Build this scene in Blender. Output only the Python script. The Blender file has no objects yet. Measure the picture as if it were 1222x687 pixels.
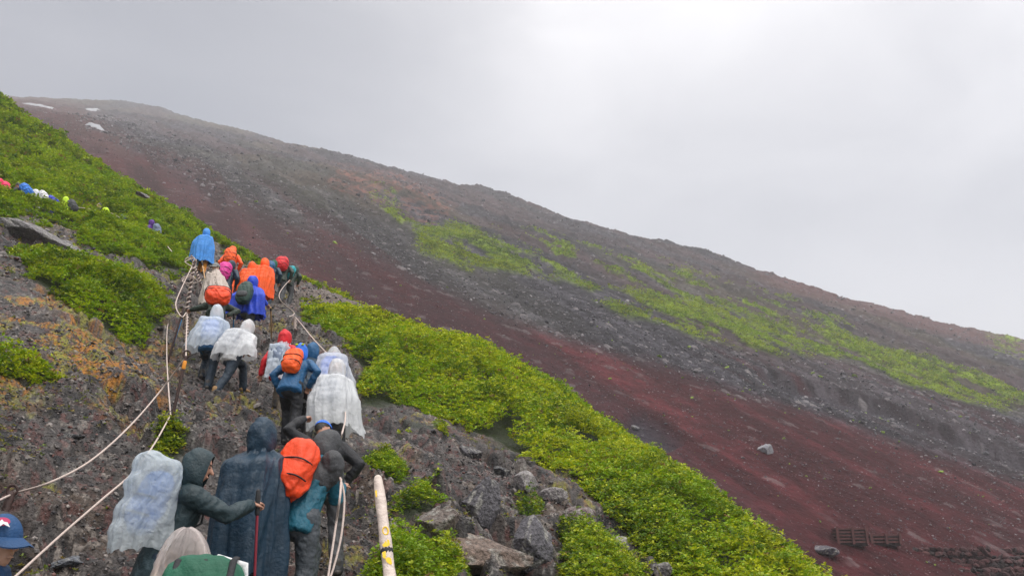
import bpy, math, random
import numpy as np
from mathutils import Vector, Matrix
random.seed(4); RNG = np.random.default_rng(11)
S = bpy.context.scene; COL = S.collection
R = math.radians
# ------------------------------------------------------------------ camera
F = 1000.0; CX = 611.0; CY = 343.5; PITCH = R(18)
cam = bpy.data.objects.new('camera', bpy.data.cameras.new('camera')); COL.objects.link(cam)
cam.data.sensor_width = 36; cam.data.lens = 36 * F / 1222
cam.data.clip_start = .05; cam.data.clip_end = 6000
cam.rotation_euler = (R(90) + PITCH, 0, 0)
S.camera = cam
# ------------------------------------------------------------------ overcast sky
W = bpy.data.worlds.new('World'); S.world = W; W.use_nodes = True
nt = W.node_tree; nt.nodes.clear(); L = nt.links.new
def N(t, **k):
    n = nt.nodes.new(t)
    for a, b in k.items(): setattr(n, a, b)
    return n
out = N('ShaderNodeOutputWorld'); bgs = N('ShaderNodeBackground'); bgc = N('ShaderNodeBackground'); add = N('ShaderNodeAddShader')
sky = N('ShaderNodeTexSky', sky_type='NISHITA', sun_disc=False); sky.sun_elevation = R(52); sky.sun_rotation = R(-40)
L(sky.outputs[0], bgs.inputs[0]); bgs.inputs[1].default_value = .05
tc = N('ShaderNodeTexCoord'); sep = N('ShaderNodeSeparateXYZ'); L(tc.outputs['Generated'], sep.inputs[0])
mp = N('ShaderNodeMapping'); mp.inputs['Scale'].default_value = (1.6, 1.6, 3.2); L(tc.outputs['Generated'], mp.inputs[0])
no = N('ShaderNodeTexNoise'); no.inputs['Scale'].default_value = 2.4; no.inputs['Detail'].default_value = 6; no.inputs['Roughness'].default_value = .45; no.inputs['Distortion'].default_value = .5
L(mp.outputs[0], no.inputs['Vector'])
# vertical luminance of an overcast dome: brighter overhead, plus cloud billows, darker to the west over the summit
r1 = N('ShaderNodeMapRange'); r1.inputs['From Min'].default_value = .0; r1.inputs['From Max'].default_value = .95; r1.inputs['To Min'].default_value = .375; r1.inputs['To Max'].default_value = 2.9
m1 = N('ShaderNodeMath', operation='POWER'); m1.inputs[1].default_value = 3.6
mx = N('ShaderNodeMath', operation='MAXIMUM'); mx.inputs[1].default_value = 0; L(sep.outputs['Z'], mx.inputs[0]); L(mx.outputs[0], m1.inputs[0]); L(m1.outputs[0], r1.inputs[0])
r2 = N('ShaderNodeMapRange'); r2.inputs['From Min'].default_value = .32; r2.inputs['From Max'].default_value = .7; r2.inputs['To Min'].default_value = .80; r2.inputs['To Max'].default_value = 1.14; L(no.outputs['Fac'], r2.inputs[0])
mm = N('ShaderNodeMath', operation='MULTIPLY'); L(r1.outputs[0], mm.inputs[0]); L(r2.outputs[0], mm.inputs[1])
# darker bank of cloud toward the summit
dt = N('ShaderNodeVectorMath', operation='DOT_PRODUCT'); dt.inputs[1].default_value = (-.53, .66, .53); L(tc.outputs['Generated'], dt.inputs[0])
r3 = N('ShaderNodeMapRange', interpolation_type='SMOOTHSTEP'); r3.inputs['From Min'].default_value = .80; r3.inputs['From Max'].default_value = .99; r3.inputs['To Min'].default_value = 1.0; r3.inputs['To Max'].default_value = .320; L(dt.outputs['Value'], r3.inputs[0])
m3 = N('ShaderNodeMath', operation='MULTIPLY'); L(mm.outputs[0], m3.inputs[0]); L(r3.outputs[0], m3.inputs[1])
cc = N('ShaderNodeCombineColor'); 
for i, k in enumerate((1.0, .955, .915)):
    q = N('ShaderNodeMath', operation='MULTIPLY'); q.inputs[1].default_value = k; L(m3.outputs[0], q.inputs[0]); L(q.outputs[0], cc.inputs[i])
L(cc.outputs[0], bgc.inputs[0]); bgc.inputs[1].default_value = 1.0
L(bgs.outputs[0], add.inputs[0]); L(bgc.outputs[0], add.inputs[1]); L(add.outputs[0], out.inputs[0])
sl = bpy.data.lights.new('sun', 'SUN'); sl.energy = 1.5; sl.angle = R(14); sl.color = (1, .96, .9)
so = bpy.data.objects.new('sun', sl); COL.objects.link(so)
so.rotation_euler = Vector((.45, -.55, 1.0)).to_track_quat('Z', 'Y').to_euler()
sky.sun_rotation = math.atan2(.45, -.55); sky.sun_elevation = R(54)
S.view_settings.view_transform = 'Standard'; S.view_settings.look = 'None'; S.view_settings.exposure = .38; S.view_settings.gamma = 1
S.cycles.use_denoising = True; S.cycles.denoising_prefilter = 'ACCURATE'; S.cycles.volume_bounces = 1; S.cycles.max_bounces = 8; S.cycles.transparent_max_bounces = 12
# ------------------------------------------------------------------ projection helpers (photo pixels -> rays from the camera)
def ray(px, py):
    a = (px - CX) / F; b = (CY - py) / F
    y = math.cos(PITCH) - b * math.sin(PITCH)
    return np.array([a / y, 1.0, (math.sin(PITCH) + b * math.cos(PITCH)) / y])
def proj(x, y, z):
    c, s = math.cos(PITCH), math.sin(PITCH)
    d = y * c + z * s; d = np.where(d > .2, d, .2); u = z * c - y * s
    return CX + F * x / d, CY - F * u / d
# ------------------------------------------------------------------ noise
def h2(ix, iy, seed=0):
    with np.errstate(over='ignore'):
        n = (ix.astype(np.int64) * 374761393 + iy.astype(np.int64) * 668265263 + seed * 974634777) & 0xffffffff
        n = ((n ^ (n >> 13)) * 1274126177) & 0xffffffff
        n = ((n ^ (n >> 16)) * 2246822519) & 0xffffffff
        n = n ^ (n >> 15)
    return (n & 0xffffff) / float(0x1000000)
def vn(x, y, seed=0):
    ix = np.floor(x); iy = np.floor(y); fx = x - ix; fy = y - iy
    fx = fx * fx * fx * (fx * (fx * 6 - 15) + 10); fy = fy * fy * fy * (fy * (fy * 6 - 15) + 10)
    a = h2(ix, iy, seed); b = h2(ix + 1, iy, seed); c = h2(ix, iy + 1, seed); d = h2(ix + 1, iy + 1, seed)
    return (a + (b - a) * fx) * (1 - fy) + (c + (d - c) * fx) * fy
def fbm(x, y, o=4, seed=0, g=.5):
    s = 0; a = 1; t = 0
    for i in range(o):
        s = s + a * vn(x, y, seed + i * 17); t += a; a *= g
        x, y = x * 1.93 + y * .55 + 3.1, y * 1.93 - x * .55 + 7.7
    return s / t
def worley(x, y, seed=0):
    ix = np.floor(x); iy = np.floor(y)
    f1 = np.full(x.shape, 9.); f2 = np.full(x.shape, 9.); cid = np.zeros(x.shape); dx = np.zeros(x.shape); dy = np.zeros(x.shape)
    for i in (-1, 0, 1):
        for j in (-1, 0, 1):
            cx_ = ix + i; cy_ = iy + j
            qx = cx_ + h2(cx_, cy_, seed) - x; qy = cy_ + h2(cx_, cy_, seed + 1) - y
            d = np.sqrt(qx * qx + qy * qy); m = d < f1
            f2 = np.where(m, f1, np.minimum(f2, d)); f1 = np.where(m, d, f1)
            cid = np.where(m, h2(cx_, cy_, seed + 2), cid); dx = np.where(m, qx, dx); dy = np.where(m, qy, dy)
    return f1, f2, cid, dx, dy
def blocky(x, y, sc, seed, tilt=.6, crev=.5):
    wx = x + .35 * sc * (fbm(x / sc * 1.3, y / sc * 1.3, 2, seed + 5) - .5) * 2
    wy = y + .35 * sc * (fbm(x / sc * 1.3 + 9, y / sc * 1.3 + 4, 2, seed + 6) - .5) * 2
    f1, f2, cid, dx, dy = worley(wx / sc, wy / sc, seed)
    t1 = (np.mod(cid * 37.7, 1) - .5) * 2; t2 = (np.mod(cid * 91.3, 1) - .5) * 2
    e = sst(0, .42, f2 - f1)
    return e * (.30 + .75 * cid + tilt * (t1 * dx + t2 * dy)) * 1.25 - .5, cid, e
def sst(a, b, x):
    t = np.clip((x - a) / (b - a), 0, 1); return t * t * (3 - 2 * t)
def polysd(px, py, poly):
    """signed distance in pixels, positive inside"""
    P = np.array(poly, float); ins = np.zeros(px.shape, bool); dm = np.full(px.shape, 1e18)
    for i in range(len(P)):
        ax, ay = P[i]; bx, by = P[(i + 1) % len(P)]
        ex, ey = bx - ax, by - ay; l = ex * ex + ey * ey + 1e-9
        t = np.clip(((px - ax) * ex + (py - ay) * ey) / l, 0, 1)
        dm = np.minimum(dm, (px - ax - t * ex) ** 2 + (py - ay - t * ey) ** 2)
        if ay != by:
            c = ((ay > py) != (by > py)) & (px < (bx - ax) * (py - ay) / (by - ay) + ax); ins ^= c
    return np.where(ins, 1, -1) * np.sqrt(dm)
def linedist(x, y, pts):
    """unsigned distance, and signed side (positive to the right of travel)"""
    P = np.array(pts, float); dm = np.full(x.shape, 1e18); sg = np.zeros(x.shape)
    for i in range(len(P) - 1):
        ax, ay = P[i]; bx, by = P[i + 1]; ex, ey = bx - ax, by - ay; l = ex * ex + ey * ey + 1e-9
        t = np.clip(((x - ax) * ex + (y - ay) * ey) / l, 0, 1)
        qx = x - ax - t * ex; qy = y - ay - t * ey; d = qx * qx + qy * qy
        m = d < dm; dm = np.where(m, d, dm); sg = np.where(m, np.sign(ex * qy - ey * qx), sg)
    return np.sqrt(dm), sg
# ------------------------------------------------------------------ the near ridge
def plane_near(x, y):
    u = np.maximum(0, (-x - 16) + (y - 40)); u2 = np.minimum(u, 60)
    z = -3.6 - .36 * x + .34 * y + .0022 * u2 * u2
    r = np.sqrt(x * x + y * y)
    # a rock shelf where the photographer stands
    k = 1 - sst(1.0, 4.2, np.sqrt((x + .1) ** 2 + (y * .8) ** 2))
    return z * (1 - k) + (-1.75) * k
CR = [(-6, 118, 58), (30, 147, 58), (100, 194, 54), (240, 269, 47), (310, 312, 39.7), (430, 365, 35), (560, 414, 33), (700, 500, 25.6), (850, 592, 20.2), (972, 700, 15.3), (1100, 800, 12.0)]
crest = [tuple((ray(a, b) * Y)[:2]) for a, b, Y in CR]
crest = [(-120, 110), (-55, 68)] + crest + [(9.5, 6.0), (11, -4), (12, -40)]
# vegetation areas (outlined on the photograph, warped by noise below)
VEG = [
 [(-400, 100), (-60, 60), (0, 112), (30, 138), (100, 184), (175, 225), (240, 262), (305, 300), (330, 318), (326, 326), (300, 312), (262, 290), (236, 282), (232, 318), (215, 330), (190, 322), (150, 310), (120, 300), (100, 292), (88, 272), (50, 262), (0, 256), (-400, 250)],
 [(10, 300), (60, 298), (110, 316), (150, 333), (196, 345), (205, 368), (190, 385), (168, 405), (130, 397), (88, 377), (42, 342)],
 [(-200, 430), (0, 443), (40, 452), (68, 466), (40, 476), (0, 474), (-200, 470)],
 [(355, 366), (380, 366), (420, 376), (452, 383), (500, 398), (560, 412), (600, 430), (700, 480), (770, 530), (850, 578), (912, 640), (978, 692), (1120, 800), (1120, 900), (900, 800), (800, 693), (762, 655), (706, 605), (640, 570), (600, 543), (560, 518), (520, 498), (480, 478), (462, 486), (430, 480), (424, 462), (432, 440), (418, 418), (395, 408), (362, 384)],
 [(330, 312), (360, 322), (400, 342), (446, 358), (440, 364), (400, 352), (360, 335)],
 [(560, 408), (580, 418), (600, 432), (560, 425), (500, 405), (505, 398)],
 [(470, 588), (500, 583), (526, 596), (528, 612), (500, 622), (470, 614)],
 [(617, 606), (640, 600), (658, 622), (640, 638), (620, 634)],
 [(672, 640), (706, 640), (750, 668), (790, 700), (720, 760), (640, 760), (668, 690)],
 [(432, 676), (470, 640), (500, 650), (560, 668), (560, 700), (520, 800), (430, 800), (425, 700)],
 [(182, 532), (206, 524), (230, 536), (214, 548), (190, 548)],
 [(440, 545), (468, 540), (486, 556), (478, 576), (455, 570)],
 [(470, 500), (520, 508), (525, 520), (480, 512)],
]
BROWN = [(350, 345), (400, 352), (446, 362), (500, 372), (560, 400), (590, 425), (560, 420), (500, 400), (452, 384), (420, 376), (380, 366), (355, 364)]
OUTCROP = [(470, 590), (560, 562), (600, 545), (660, 572), (720, 610), (790, 670), (840, 760), (440, 760), (450, 620)]
MOSS = [(-50, 360), (60, 352), (120, 395), (200, 410), (205, 450), (190, 495), (120, 500), (60, 490), (-50, 500)]
TRENCH_PX = [(-60, 224), (0, 236), (30, 241), (50, 248), (82, 256), (125, 266), (150, 273), (186, 284), (215, 298), (236, 312)]
def hitplane(px, py):
    d = ray(px, py); Y = 2.0
    t = np.linspace(3, 80, 1500); g = plane_near(d[0] * t, t) - d[2] * t
    i = np.argmax(g > 0); return np.array([d[0] * t[i], t[i]])
trench = [tuple(hitplane(a, b) + np.array([-.25, .8])) for a, b in TRENCH_PX]
# where the climbers stand: (head px, head py, depth, stature, lean, facing, head pitch) -> the trail surface under them
STAND = {'A': (240, 535, 6.2, 1.60, 17, -58, 8), 'B': (315, 502, 7.25, 1.66, 9, -6, 0), 'D': (393, 504, 7.6, 1.66, 24, -30, 16), 'E': (225, 607, 4.6, 1.66, 14, 8, 4), 'G': (5, 600, 3.9, 1.68, 8, -108, 0),
 'K1': (388, 485, 9.0, 1.62, 30, 25, 20), 'K2': (403, 430, 12.0, 1.66, 24, 0, 0), 'K3': (360, 410, 12.6, 1.60, 34, -5, 0), 'K4': (400, 402, 13.4, 1.64, 28, 10, 0), 'K5': (374, 408, 13.2, 1.60, 24, 0, 0),
 'K6': (342, 381, 14.6, 1.58, 12, -4, 0), 'K7': (298, 370, 14.8, 1.60, 32, -28, 0), 'K8': (262, 349, 15.0, 1.64, 22, 4, 0), 'M1': (262, 345, 16.8, 1.62, 58, 18, 0), 'M2': (259, 307, 19.6, 1.68, 22, 62, -8),
 'M3': (303, 323, 18.4, 1.68, 18, -6, 0), 'M4': (302, 308, 21.6, 1.62, 20, 4, 0), 'M5': (317, 308, 21.8, 1.64, 18, -6, 0), 'M6': (278, 293, 24.0, 1.62, 16, 12, 0), 'M7': (277, 311, 21.2, 1.62, 20, -14, 0),
 'M8': (342, 307, 27.0, 1.66, 26, -6, 14), 'M9': (328, 305, 24.6, 1.64, 22, -10, 0), 'M10': (354, 312, 27.4, 1.62, 34, -20, 0), 'M11': (247, 273, 27.0, 1.66, 12, 8, 0)}
def standing(px, py, Y, H, lean, head, hp):
    s = H / 1.70; Ln = R(lean); hl = Ln * .45 + R(hp); hd = R(head)
    oy = -.06 * math.sin(Ln) + math.sin(Ln) * .50 * s + math.sin(hl) * .20 * s; oz = .93 * s + math.cos(Ln) * .50 * s + math.cos(hl) * .20 * s + .125 * s + .01
    p = ray(px, py) * Y; return np.array([p[0] + oy * math.sin(hd), p[1] - oy * math.cos(hd), p[2] - oz])
BASES = {k: standing(*v) for k, v in STAND.items()}
def trailfix(x, y, z):
    num = np.zeros(x.shape); den = np.full(x.shape, .12)
    for b in BASES.values():
        w = np.exp(-((x - b[0]) ** 2 + (y - b[1]) ** 2) / (2 * .75 ** 2)); bz = np.array([b[0]]), np.array([b[1]])
        num += w * (b[2] - .36 * (x - b[0]) * .8 + .34 * (y - b[1]) * .8 - z); den += w
    return z + num / den
def vegmask(x, y):
    """0..1 cover of shrubs, and the pixel distance inside"""
    z = plane_near(x, y); px, py = proj(x, y, z)
    px = px + 14 * (fbm(x * .9, y * .9, 3, 71) - .5) * 2; py = py + 11 * (fbm(x * .9 + 8, y * .9, 3, 72) - .5) * 2
    sd = np.full(x.shape, -1e9); 
    for k, p in enumerate(VEG):
        P = np.array(p)
        m = (px > P[:, 0].min() - 30) & (px < P[:, 0].max() + 30) & (py > P[:, 1].min() - 30) & (py < P[:, 1].max() + 30)
        if m.any():
            q = np.full(x.shape, -1e9); q[m] = polysd(px[m], py[m], p); sd = np.maximum(sd, q)
    sd = np.where(y > 1.5, sd, -1e9)
    return sd
def terrain_near(x, y, full=False):
    z = plane_near(x, y)
    px, py = proj(x, y, z)
    r = np.sqrt(x * x + y * y)
    d, s = linedist(x, y, crest); w = np.where(s > 0, d, -d)      # left of travel = beyond the crest
    w = w - .25 + .9 * (fbm(x * .45, y * .45, 3, 55) - .5)
    dr = .5 * (np.sqrt(w * w + .5) + w)                             # soft ramp
    z = z - 1.15 * np.minimum(dr, 26)
    z = z + .7 * (fbm(x / 6.5, y / 6.5, 3, 3) - .5) * sst(3, 9, r)
    z = trailfix(x, y, z)
    sd = vegmask(x, y); veg = sst(-4, 8, sd)
    oc = sst(-15, 25, polysd(px, py, OUTCROP)) * (y > 2)
    rk = 1 - .75 * veg
    b1, c1, e1 = blocky(x, y, 1.15, 101); b2, c2, e2 = blocky(x, y, .42, 202); b3, c3, e3 = blocky(x, y, .17, 303); 
    am = .55 + .9 * sst(.4, .7, fbm(x / 2.2, y / 2.2, 2, 88))
    z = z + rk * (b1 * (.17 + .15 * oc) * am + b2 * (.075 + .04 * oc) * am + b3 * .03 + .12 * (fbm(x * 2.2, y * 2.2, 4, 9) - .5))
    b4, c4, e4 = blocky(x, y, .075, 404)
    z = z + rk * b4 * .013
    td, ts = linedist(x, y, trench); z = z - .85 * (1 - sst(.35, .95, td))
    if not full: return z
    return z, dict(px=px, py=py, sd=sd, veg=veg, oc=oc, c1=c1, c2=c2, c3=c3, c4=c4, e2=e2, e3=e3, td=td, w=w)
def gz(x, y): return float(terrain_near(np.array([float(x)]), np.array([float(y)]))[0])
def hit(px, py, y0=4.0):
    d = ray(px, py); t = np.linspace(y0, 90, 6000); g = terrain_near(d[0] * t, t) - d[2] * t
    i = int(np.argmax(g > 0)); return Vector((d[0] * t[i], t[i], d[2] * t[i]))
def pt(px, py, Y): return Vector(ray(px, py) * Y)
# ------------------------------------------------------------------ the mountain flank behind
SK = [(-120, 170, 700), (20, 136, 700), (90, 128, 690), (150, 124, 660), (200, 131, 600), (300, 158, 500), (420, 186, 440), (500, 207, 400), (630, 236, 380), (665, 254, 370), (760, 283, 345), (845, 301, 330), (870, 317, 330), (1000, 350, 345), (1100, 378, 355), (1222, 408, 370), (1400, 450, 380)]
skp = [ray(a, b) * Y for a, b, Y in SK]
crest2 = [(-1500, 900)] + [tuple(p[:2]) for p in skp] + [(900, 560)]
def plane_far(x, y): return -21 - .3 * x + .5 * y
ctl = [(p[0], p[1], p[2] - plane_far(p[0], p[1])) for p in skp]
for a, b in ((1030, 643), (1222, 640), (1222, 500), (1000, 500), (700, 480), (430, 355), (240, 262), (100, 185), (700, 380), (1000, 420), (500, 300), (300, 220)):
    d = ray(a, b); Y = -21 / (d[2] + .3 * d[0] - .5); ctl.append((d[0] * Y, Y, 0.0))
ctl += [(0, 0, 0), (60, 0, 0), (-60, 10, 0), (-900, 700, -250.), (800, 300, 0.)]
ctl = np.array(ctl); SC = 100.0
def tpsU(r2): return np.where(r2 > 1e-12, .5 * r2 * np.log(r2 + 1e-12), 0)
_q = ctl[:, :2] / SC; _K = tpsU(((_q[:, None] - _q[None]) ** 2).sum(-1)) + np.eye(len(_q)) * .02
_P = np.c_[np.ones(len(_q)), _q]; _A = np.block([[_K, _P], [_P.T, np.zeros((3, 3))]])
_w = np.linalg.solve(_A, np.r_[ctl[:, 2], 0, 0, 0])
def tps(x, y):
    X = x / SC; Y = y / SC; s = _w[-3] + _w[-2] * X + _w[-1] * Y
    for i in range(len(_q)): s = s + _w[i] * tpsU((X - _q[i, 0]) ** 2 + (Y - _q[i, 1]) ** 2)
    return s
REDLINE = [(-100, 100), (60, 130), (150, 182), (250, 230), (330, 258), (420, 298), (520, 338), (600, 374), (700, 412), (800, 448), (900, 484), (1000, 508), (1100, 538), (1400, 630)]
G1 = [(498, 272), (540, 270), (580, 285), (625, 312), (640, 335), (740, 352), (800, 366), (880, 385), (1000, 405), (1100, 430), (1230, 466), (1230, 486), (1160, 474), (1090, 458), (1000, 434), (900, 412), (820, 392), (790, 384), (740, 376), (690, 350), (620, 332), (560, 318), (520, 305), (498, 288)]
G2 = [(430, 238), (470, 240), (500, 262), (480, 272), (440, 262)]
G3 = [(620, 285), (680, 300), (745, 310), (820, 332), (905, 358), (1010, 385), (1015, 402), (940, 392), (840, 372), (760, 350), (690, 335), (640, 325)]
G4 = [(1180, 400), (1230, 410), (1230, 434), (1190, 425)]
OUTR = [(395, 200), (470, 205), (545, 250), (520, 262), (470, 240), (400, 235)]
TALUS = [(60, 134), (150, 135), (250, 180), (360, 240), (480, 270), (520, 310), (640, 345), (760, 385), (900, 418), (1100, 465), (1400, 530), (1400, 640), (1100, 556), (900, 508), (700, 436), (520, 360), (330, 272), (150, 190)]
CUT = [(900, 436), (960, 452), (1060, 478), (1130, 505), (1240, 545)]
HOLE = [(732, 492), (765, 490), (790, 508), (815, 528), (800, 530), (760, 512), (735, 500)]
def terrain_far(x, y, full=False):
    z = plane_far(x, y) + tps(x, y)
    px0, py0 = proj(x, y, z)
    r = np.sqrt(x * x + y * y)
    # ribs along the fall line
    u = x * .86 + y * .51; v = -x * .51 + y * .86
    px = px0 + 34 * (fbm(u / 14, v / 40, 5, 31, .6) - .5); py = py0 + 30 * (fbm(u / 10 + 5, v / 30, 4, 32) - .5)
    red = sst(-14, 12, polysd(px, py, REDLINE + [(1500, 1500), (-2000, 1500)]))
    d, s = linedist(x, y, crest2); w = np.where(s > 0, d, -d) - 1
    z = z - 1.0 * .5 * (np.sqrt(w * w + 9) + w)
    tal = sst(-8, 12, polysd(px, py, TALUS)) * (1 - red)
    rough = (1 - .85 * red) * (1 - .6 * tal)
    sc = sst(60, 260, r)
    z = z + rough * sc * (7 * (fbm(u / 38, v / 75, 4, 41, .5) - .5) + 1.7 * (1 - np.abs(fbm(u / 11, v / 20, 4, 43, .55) * 2 - 1) * 2.2) * .6)
    b1, c1, e1 = blocky(x, y, 7.0, 501, .8, .3); b2, c2, e2 = blocky(x, y, 2.4, 502); b3, c3, e3 = blocky(x, y, 1.0, 503)
    z = z + rough * sc * (b1 * .75 + b2 * .5)
    z = z + (1.0 * (fbm(u / 12, v / 60, 3, 44) - .5)) * sst(30, 90, r)
    z = z + b3 * (.08 + .18 * tal) + .06 * (fbm(x * .8, y * .8, 3, 45) - .5)
    cd, cs = linedist(px0, py0 + 5 * (fbm(px0 / 30, py0 / 30, 2, 46) - .5), CUT)
    scarp = np.where(cs > 0, 1, -1) * cd       # + above?
    z = z - 2.2 * sst(-1.5, 1.5, scarp) * (1 - sst(3, 26, scarp)) * sst(890, 930, px0)
    hole = sst(-3, 6, polysd(px, py, HOLE)); z = z - 1.1 * hole
    if not full: return z
    return z, dict(px=px, py=py, px0=px0, py0=py0, red=red, tal=tal, rough=rough, c1=c1, c2=c2, c3=c3, hole=hole, scarp=scarp, u=u, v=v, e3=e3)
# ------------------------------------------------------------------ mesh + material helpers
def newmesh(name, V, Fq, mat=None, col=None, parent=None, smooth=True, attr='Col'):
    V = np.asarray(V, np.float32); Fq = np.asarray(Fq, np.int32)
    me = bpy.data.meshes.new(name); n = Fq.shape[1]
    me.vertices.add(len(V)); me.vertices.foreach_set('co', V.ravel())
    me.loops.add(Fq.size); me.loops.foreach_set('vertex_index', Fq.ravel())
    me.polygons.add(len(Fq)); me.polygons.foreach_set('loop_start', np.arange(0, Fq.size, n, dtype=np.int32))
    me.polygons.foreach_set('use_smooth', np.full(len(Fq), smooth))
    me.update(calc_edges=True)
    if col is not None:
        a = me.color_attributes.new(attr, 'FLOAT_COLOR', 'POINT'); c = np.ones((len(V), 4), np.float32); c[:, :3] = col
        a.data.foreach_set('color', c.ravel())
    if mat: me.materials.append(mat)
    o = bpy.data.objects.new(name, me); COL.objects.link(o)
    if parent: o.parent = parent
    return o
def tag(o, label=None, cat=None, group=None, kind=None):
    if label: o['label'] = label
    if cat: o['category'] = cat
    if group: o['group'] = group
    if kind: o['kind'] = kind
    return o
def empty(name, loc, rz=0):
    o = bpy.data.objects.new(name, None); COL.objects.link(o); o.location = loc; o.rotation_euler = (0, 0, rz); o.empty_display_size = .2; return o
_m = {}
def mat(name, color=(.5, .5, .5), rough=.6, noise=0.0, nscale=20., bump=0., bscale=60., attr=None, transl=0., alpha=1., spec=.5, metal=0., sheen=0., coat=0.):
    key = name
    if key in _m: return _m[key]
    m = bpy.data.materials.new(name); m.use_nodes = True; t = m.node_tree; t.nodes.clear(); l = t.links.new
    o = t.nodes.new('ShaderNodeOutputMaterial'); p = t.nodes.new('ShaderNodeBsdfPrincipled')
    p.inputs['Base Color'].default_value = (*color, 1); p.inputs['Roughness'].default_value = rough; p.inputs['Metallic'].default_value = metal
    p.inputs['Specular IOR Level'].default_value = spec; p.inputs['Sheen Weight'].default_value = sheen; p.inputs['Coat Weight'].default_value = coat
    tc = t.nodes.new('ShaderNodeTexCoord'); src = None
    if attr:
        a = t.nodes.new('ShaderNodeAttribute'); a.attribute_name = attr; src = a.outputs['Color']
    if noise:
        n = t.nodes.new('ShaderNodeTexNoise'); n.inputs['Scale'].default_value = nscale; n.inputs['Detail'].default_value = 5; l(tc.outputs['Object'], n.inputs['Vector'])
        r = t.nodes.new('ShaderNodeMapRange'); r.inputs['From Min'].default_value = .25; r.inputs['From Max'].default_value = .75
        r.inputs['To Min'].default_value = 1 - noise; r.inputs['To Max'].default_value = 1 + noise; l(n.outputs['Fac'], r.inputs[0])
        x = t.nodes.new('ShaderNodeVectorMath'); x.operation = 'SCALE'
        if src: l(src, x.inputs[0])
        else: x.inputs[0].default_value = color
        l(r.outputs[0], x.inputs['Scale']); src = x.outputs[0]
    if src: l(src, p.inputs['Base Color'])
    if bump:
        n = t.nodes.new('ShaderNodeTexNoise'); n.inputs['Scale'].default_value = bscale; n.inputs['Detail'].default_value = 6; n.inputs['Roughness'].default_value = .6; l(tc.outputs['Object'], n.inputs['Vector'])
        b = t.nodes.new('ShaderNodeBump'); b.inputs['Strength'].default_value = bump; b.inputs['Distance'].default_value = 1.2 / bscale; l(n.outputs['Fac'], b.inputs['Height']); l(b.outputs[0], p.inputs['Normal'])
    s = p.outputs[0]
    if transl:
        q = t.nodes.new('ShaderNodeBsdfTranslucent'); q.inputs['Color'].default_value = (*color, 1)
        if src: l(src, q.inputs['Color'])
        x = t.nodes.new('ShaderNodeMixShader'); x.inputs[0].default_value = transl; l(s, x.inputs[1]); l(q.outputs[0], x.inputs[2]); s = x.outputs[0]
    if alpha < 1:
        q = t.nodes.new('ShaderNodeBsdfTransparent'); x = t.nodes.new('ShaderNodeMixShader'); x.inputs[0].default_value = alpha
        l(q.outputs[0], x.inputs[1]); l(s, x.inputs[2]); s = x.outputs[0]
    l(s, o.inputs[0]); _m[key] = m; return m
def gridfaces(nr, nc):
    i = np.arange(nr - 1)[:, None] * nc + np.arange(nc - 1)[None]
    return np.stack([i, i + 1, i + nc + 1, i + nc], -1).reshape(-1, 4)
def lerp(a, b, t): return a + (b - a) * t[:, None]
def evalchunks(fn, x, y, n=300000):
    zs = []; ds = []
    for i in range(0, len(x), n):
        z, d = fn(x[i:i + n], y[i:i + n], True); zs.append(z); ds.append(d)
    return np.concatenate(zs), {k: np.concatenate([d[k] for d in ds]) for k in ds[0]}
# ------------------------------------------------------------------ near sheet
th = np.r_[np.linspace(-180, -42, 40)[:-1], np.linspace(-42, 38, 1130), np.linspace(38, 180, 40)[1:]]
rr = np.r_[0.02, np.geomspace(.8, 4.5, 40)[:-1], np.geomspace(4.5, 60, 920), np.geomspace(60, 125, 90)[1:]]
T, RR = np.meshgrid(R(1) * th, rr); x = (RR * np.sin(T)).ravel(); y = (RR * np.cos(T)).ravel()
z, a = evalchunks(terrain_near, x, y)
V = np.c_[x, y, z]
n1 = fbm(x * 1.2, y * 1.2, 4, 601); n2 = fbm(x * 6, y * 6, 4, 602, .6); n3 = fbm(x * 24, y * 24, 3, 603, .6)
c = lerp(np.array([[.012, .011, .0115]]), np.array([[.078, .067, .062]]), sst(.25, .8, .45 * a['c3'] + .3 * a['c4'] + .35 * n2 + .15 * (n1 - .5)))
c = lerp(c, np.array([[.10, .065, .042]]), .55 * sst(.5, .72, n1) * sst(.35, .7, a['c2']))
pale = sst(.58, .72, n3 * .5 + n2 * .5) * sst(.45, .62, fbm(x / 1.6, y / 1.6, 3, 604)); leftz = 1 - sst(330, 470, a['px']) 
c = lerp(c, np.array([[.27, .26, .235]]), pale * .55)
c = lerp(c, np.array([[.22, .19, .165]]), sst(.86, .93, a['c4']) * .8 * sst(.3, .6, n1))
c = lerp(c, np.array([[.10, .035, .03]]), sst(.80, .86, np.mod(a['c4'] * 7, 1)) * .6)
mo = sst(-30, 25, polysd(a['px'], a['py'], MOSS)) * sst(.43, .56, fbm(x * 1.7, y * 1.7, 4, 605, .6)) + .8 * sst(.63, .7, fbm(x * 1.1, y * 1.1, 4, 606, .6)) * sst(.4, .6, n2)
mo = np.clip(mo, 0, 1) * sst(.3, .55, n3)
mc = lerp(np.array([[.34, .135, .008]]), np.array([[.20, .19, .015]]), sst(.45, .6, n2))
c = lerp(c, mc, mo * (1 - a['veg']) * .95)
br = sst(-6, 8, polysd(a['px'], a['py'], BROWN)); c = lerp(c, np.array([[.17, .12, .085]]), br * .5)
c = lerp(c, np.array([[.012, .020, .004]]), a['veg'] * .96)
c = lerp(c, np.array([[.06, .025, .024]]), sst(2.5, 6, a['w']) * .8)
c = lerp(c, np.array([[.12, .09, .07]]), (1 - sst(.3, .8, a['td'])) * .8)
c *= (.60 + .62 * n3)[:, None]
m_rock = mat('lava_rock', attr='Col', rough=.42, noise=.75, nscale=30., bump=1.0, bscale=16., spec=.3)
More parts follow.
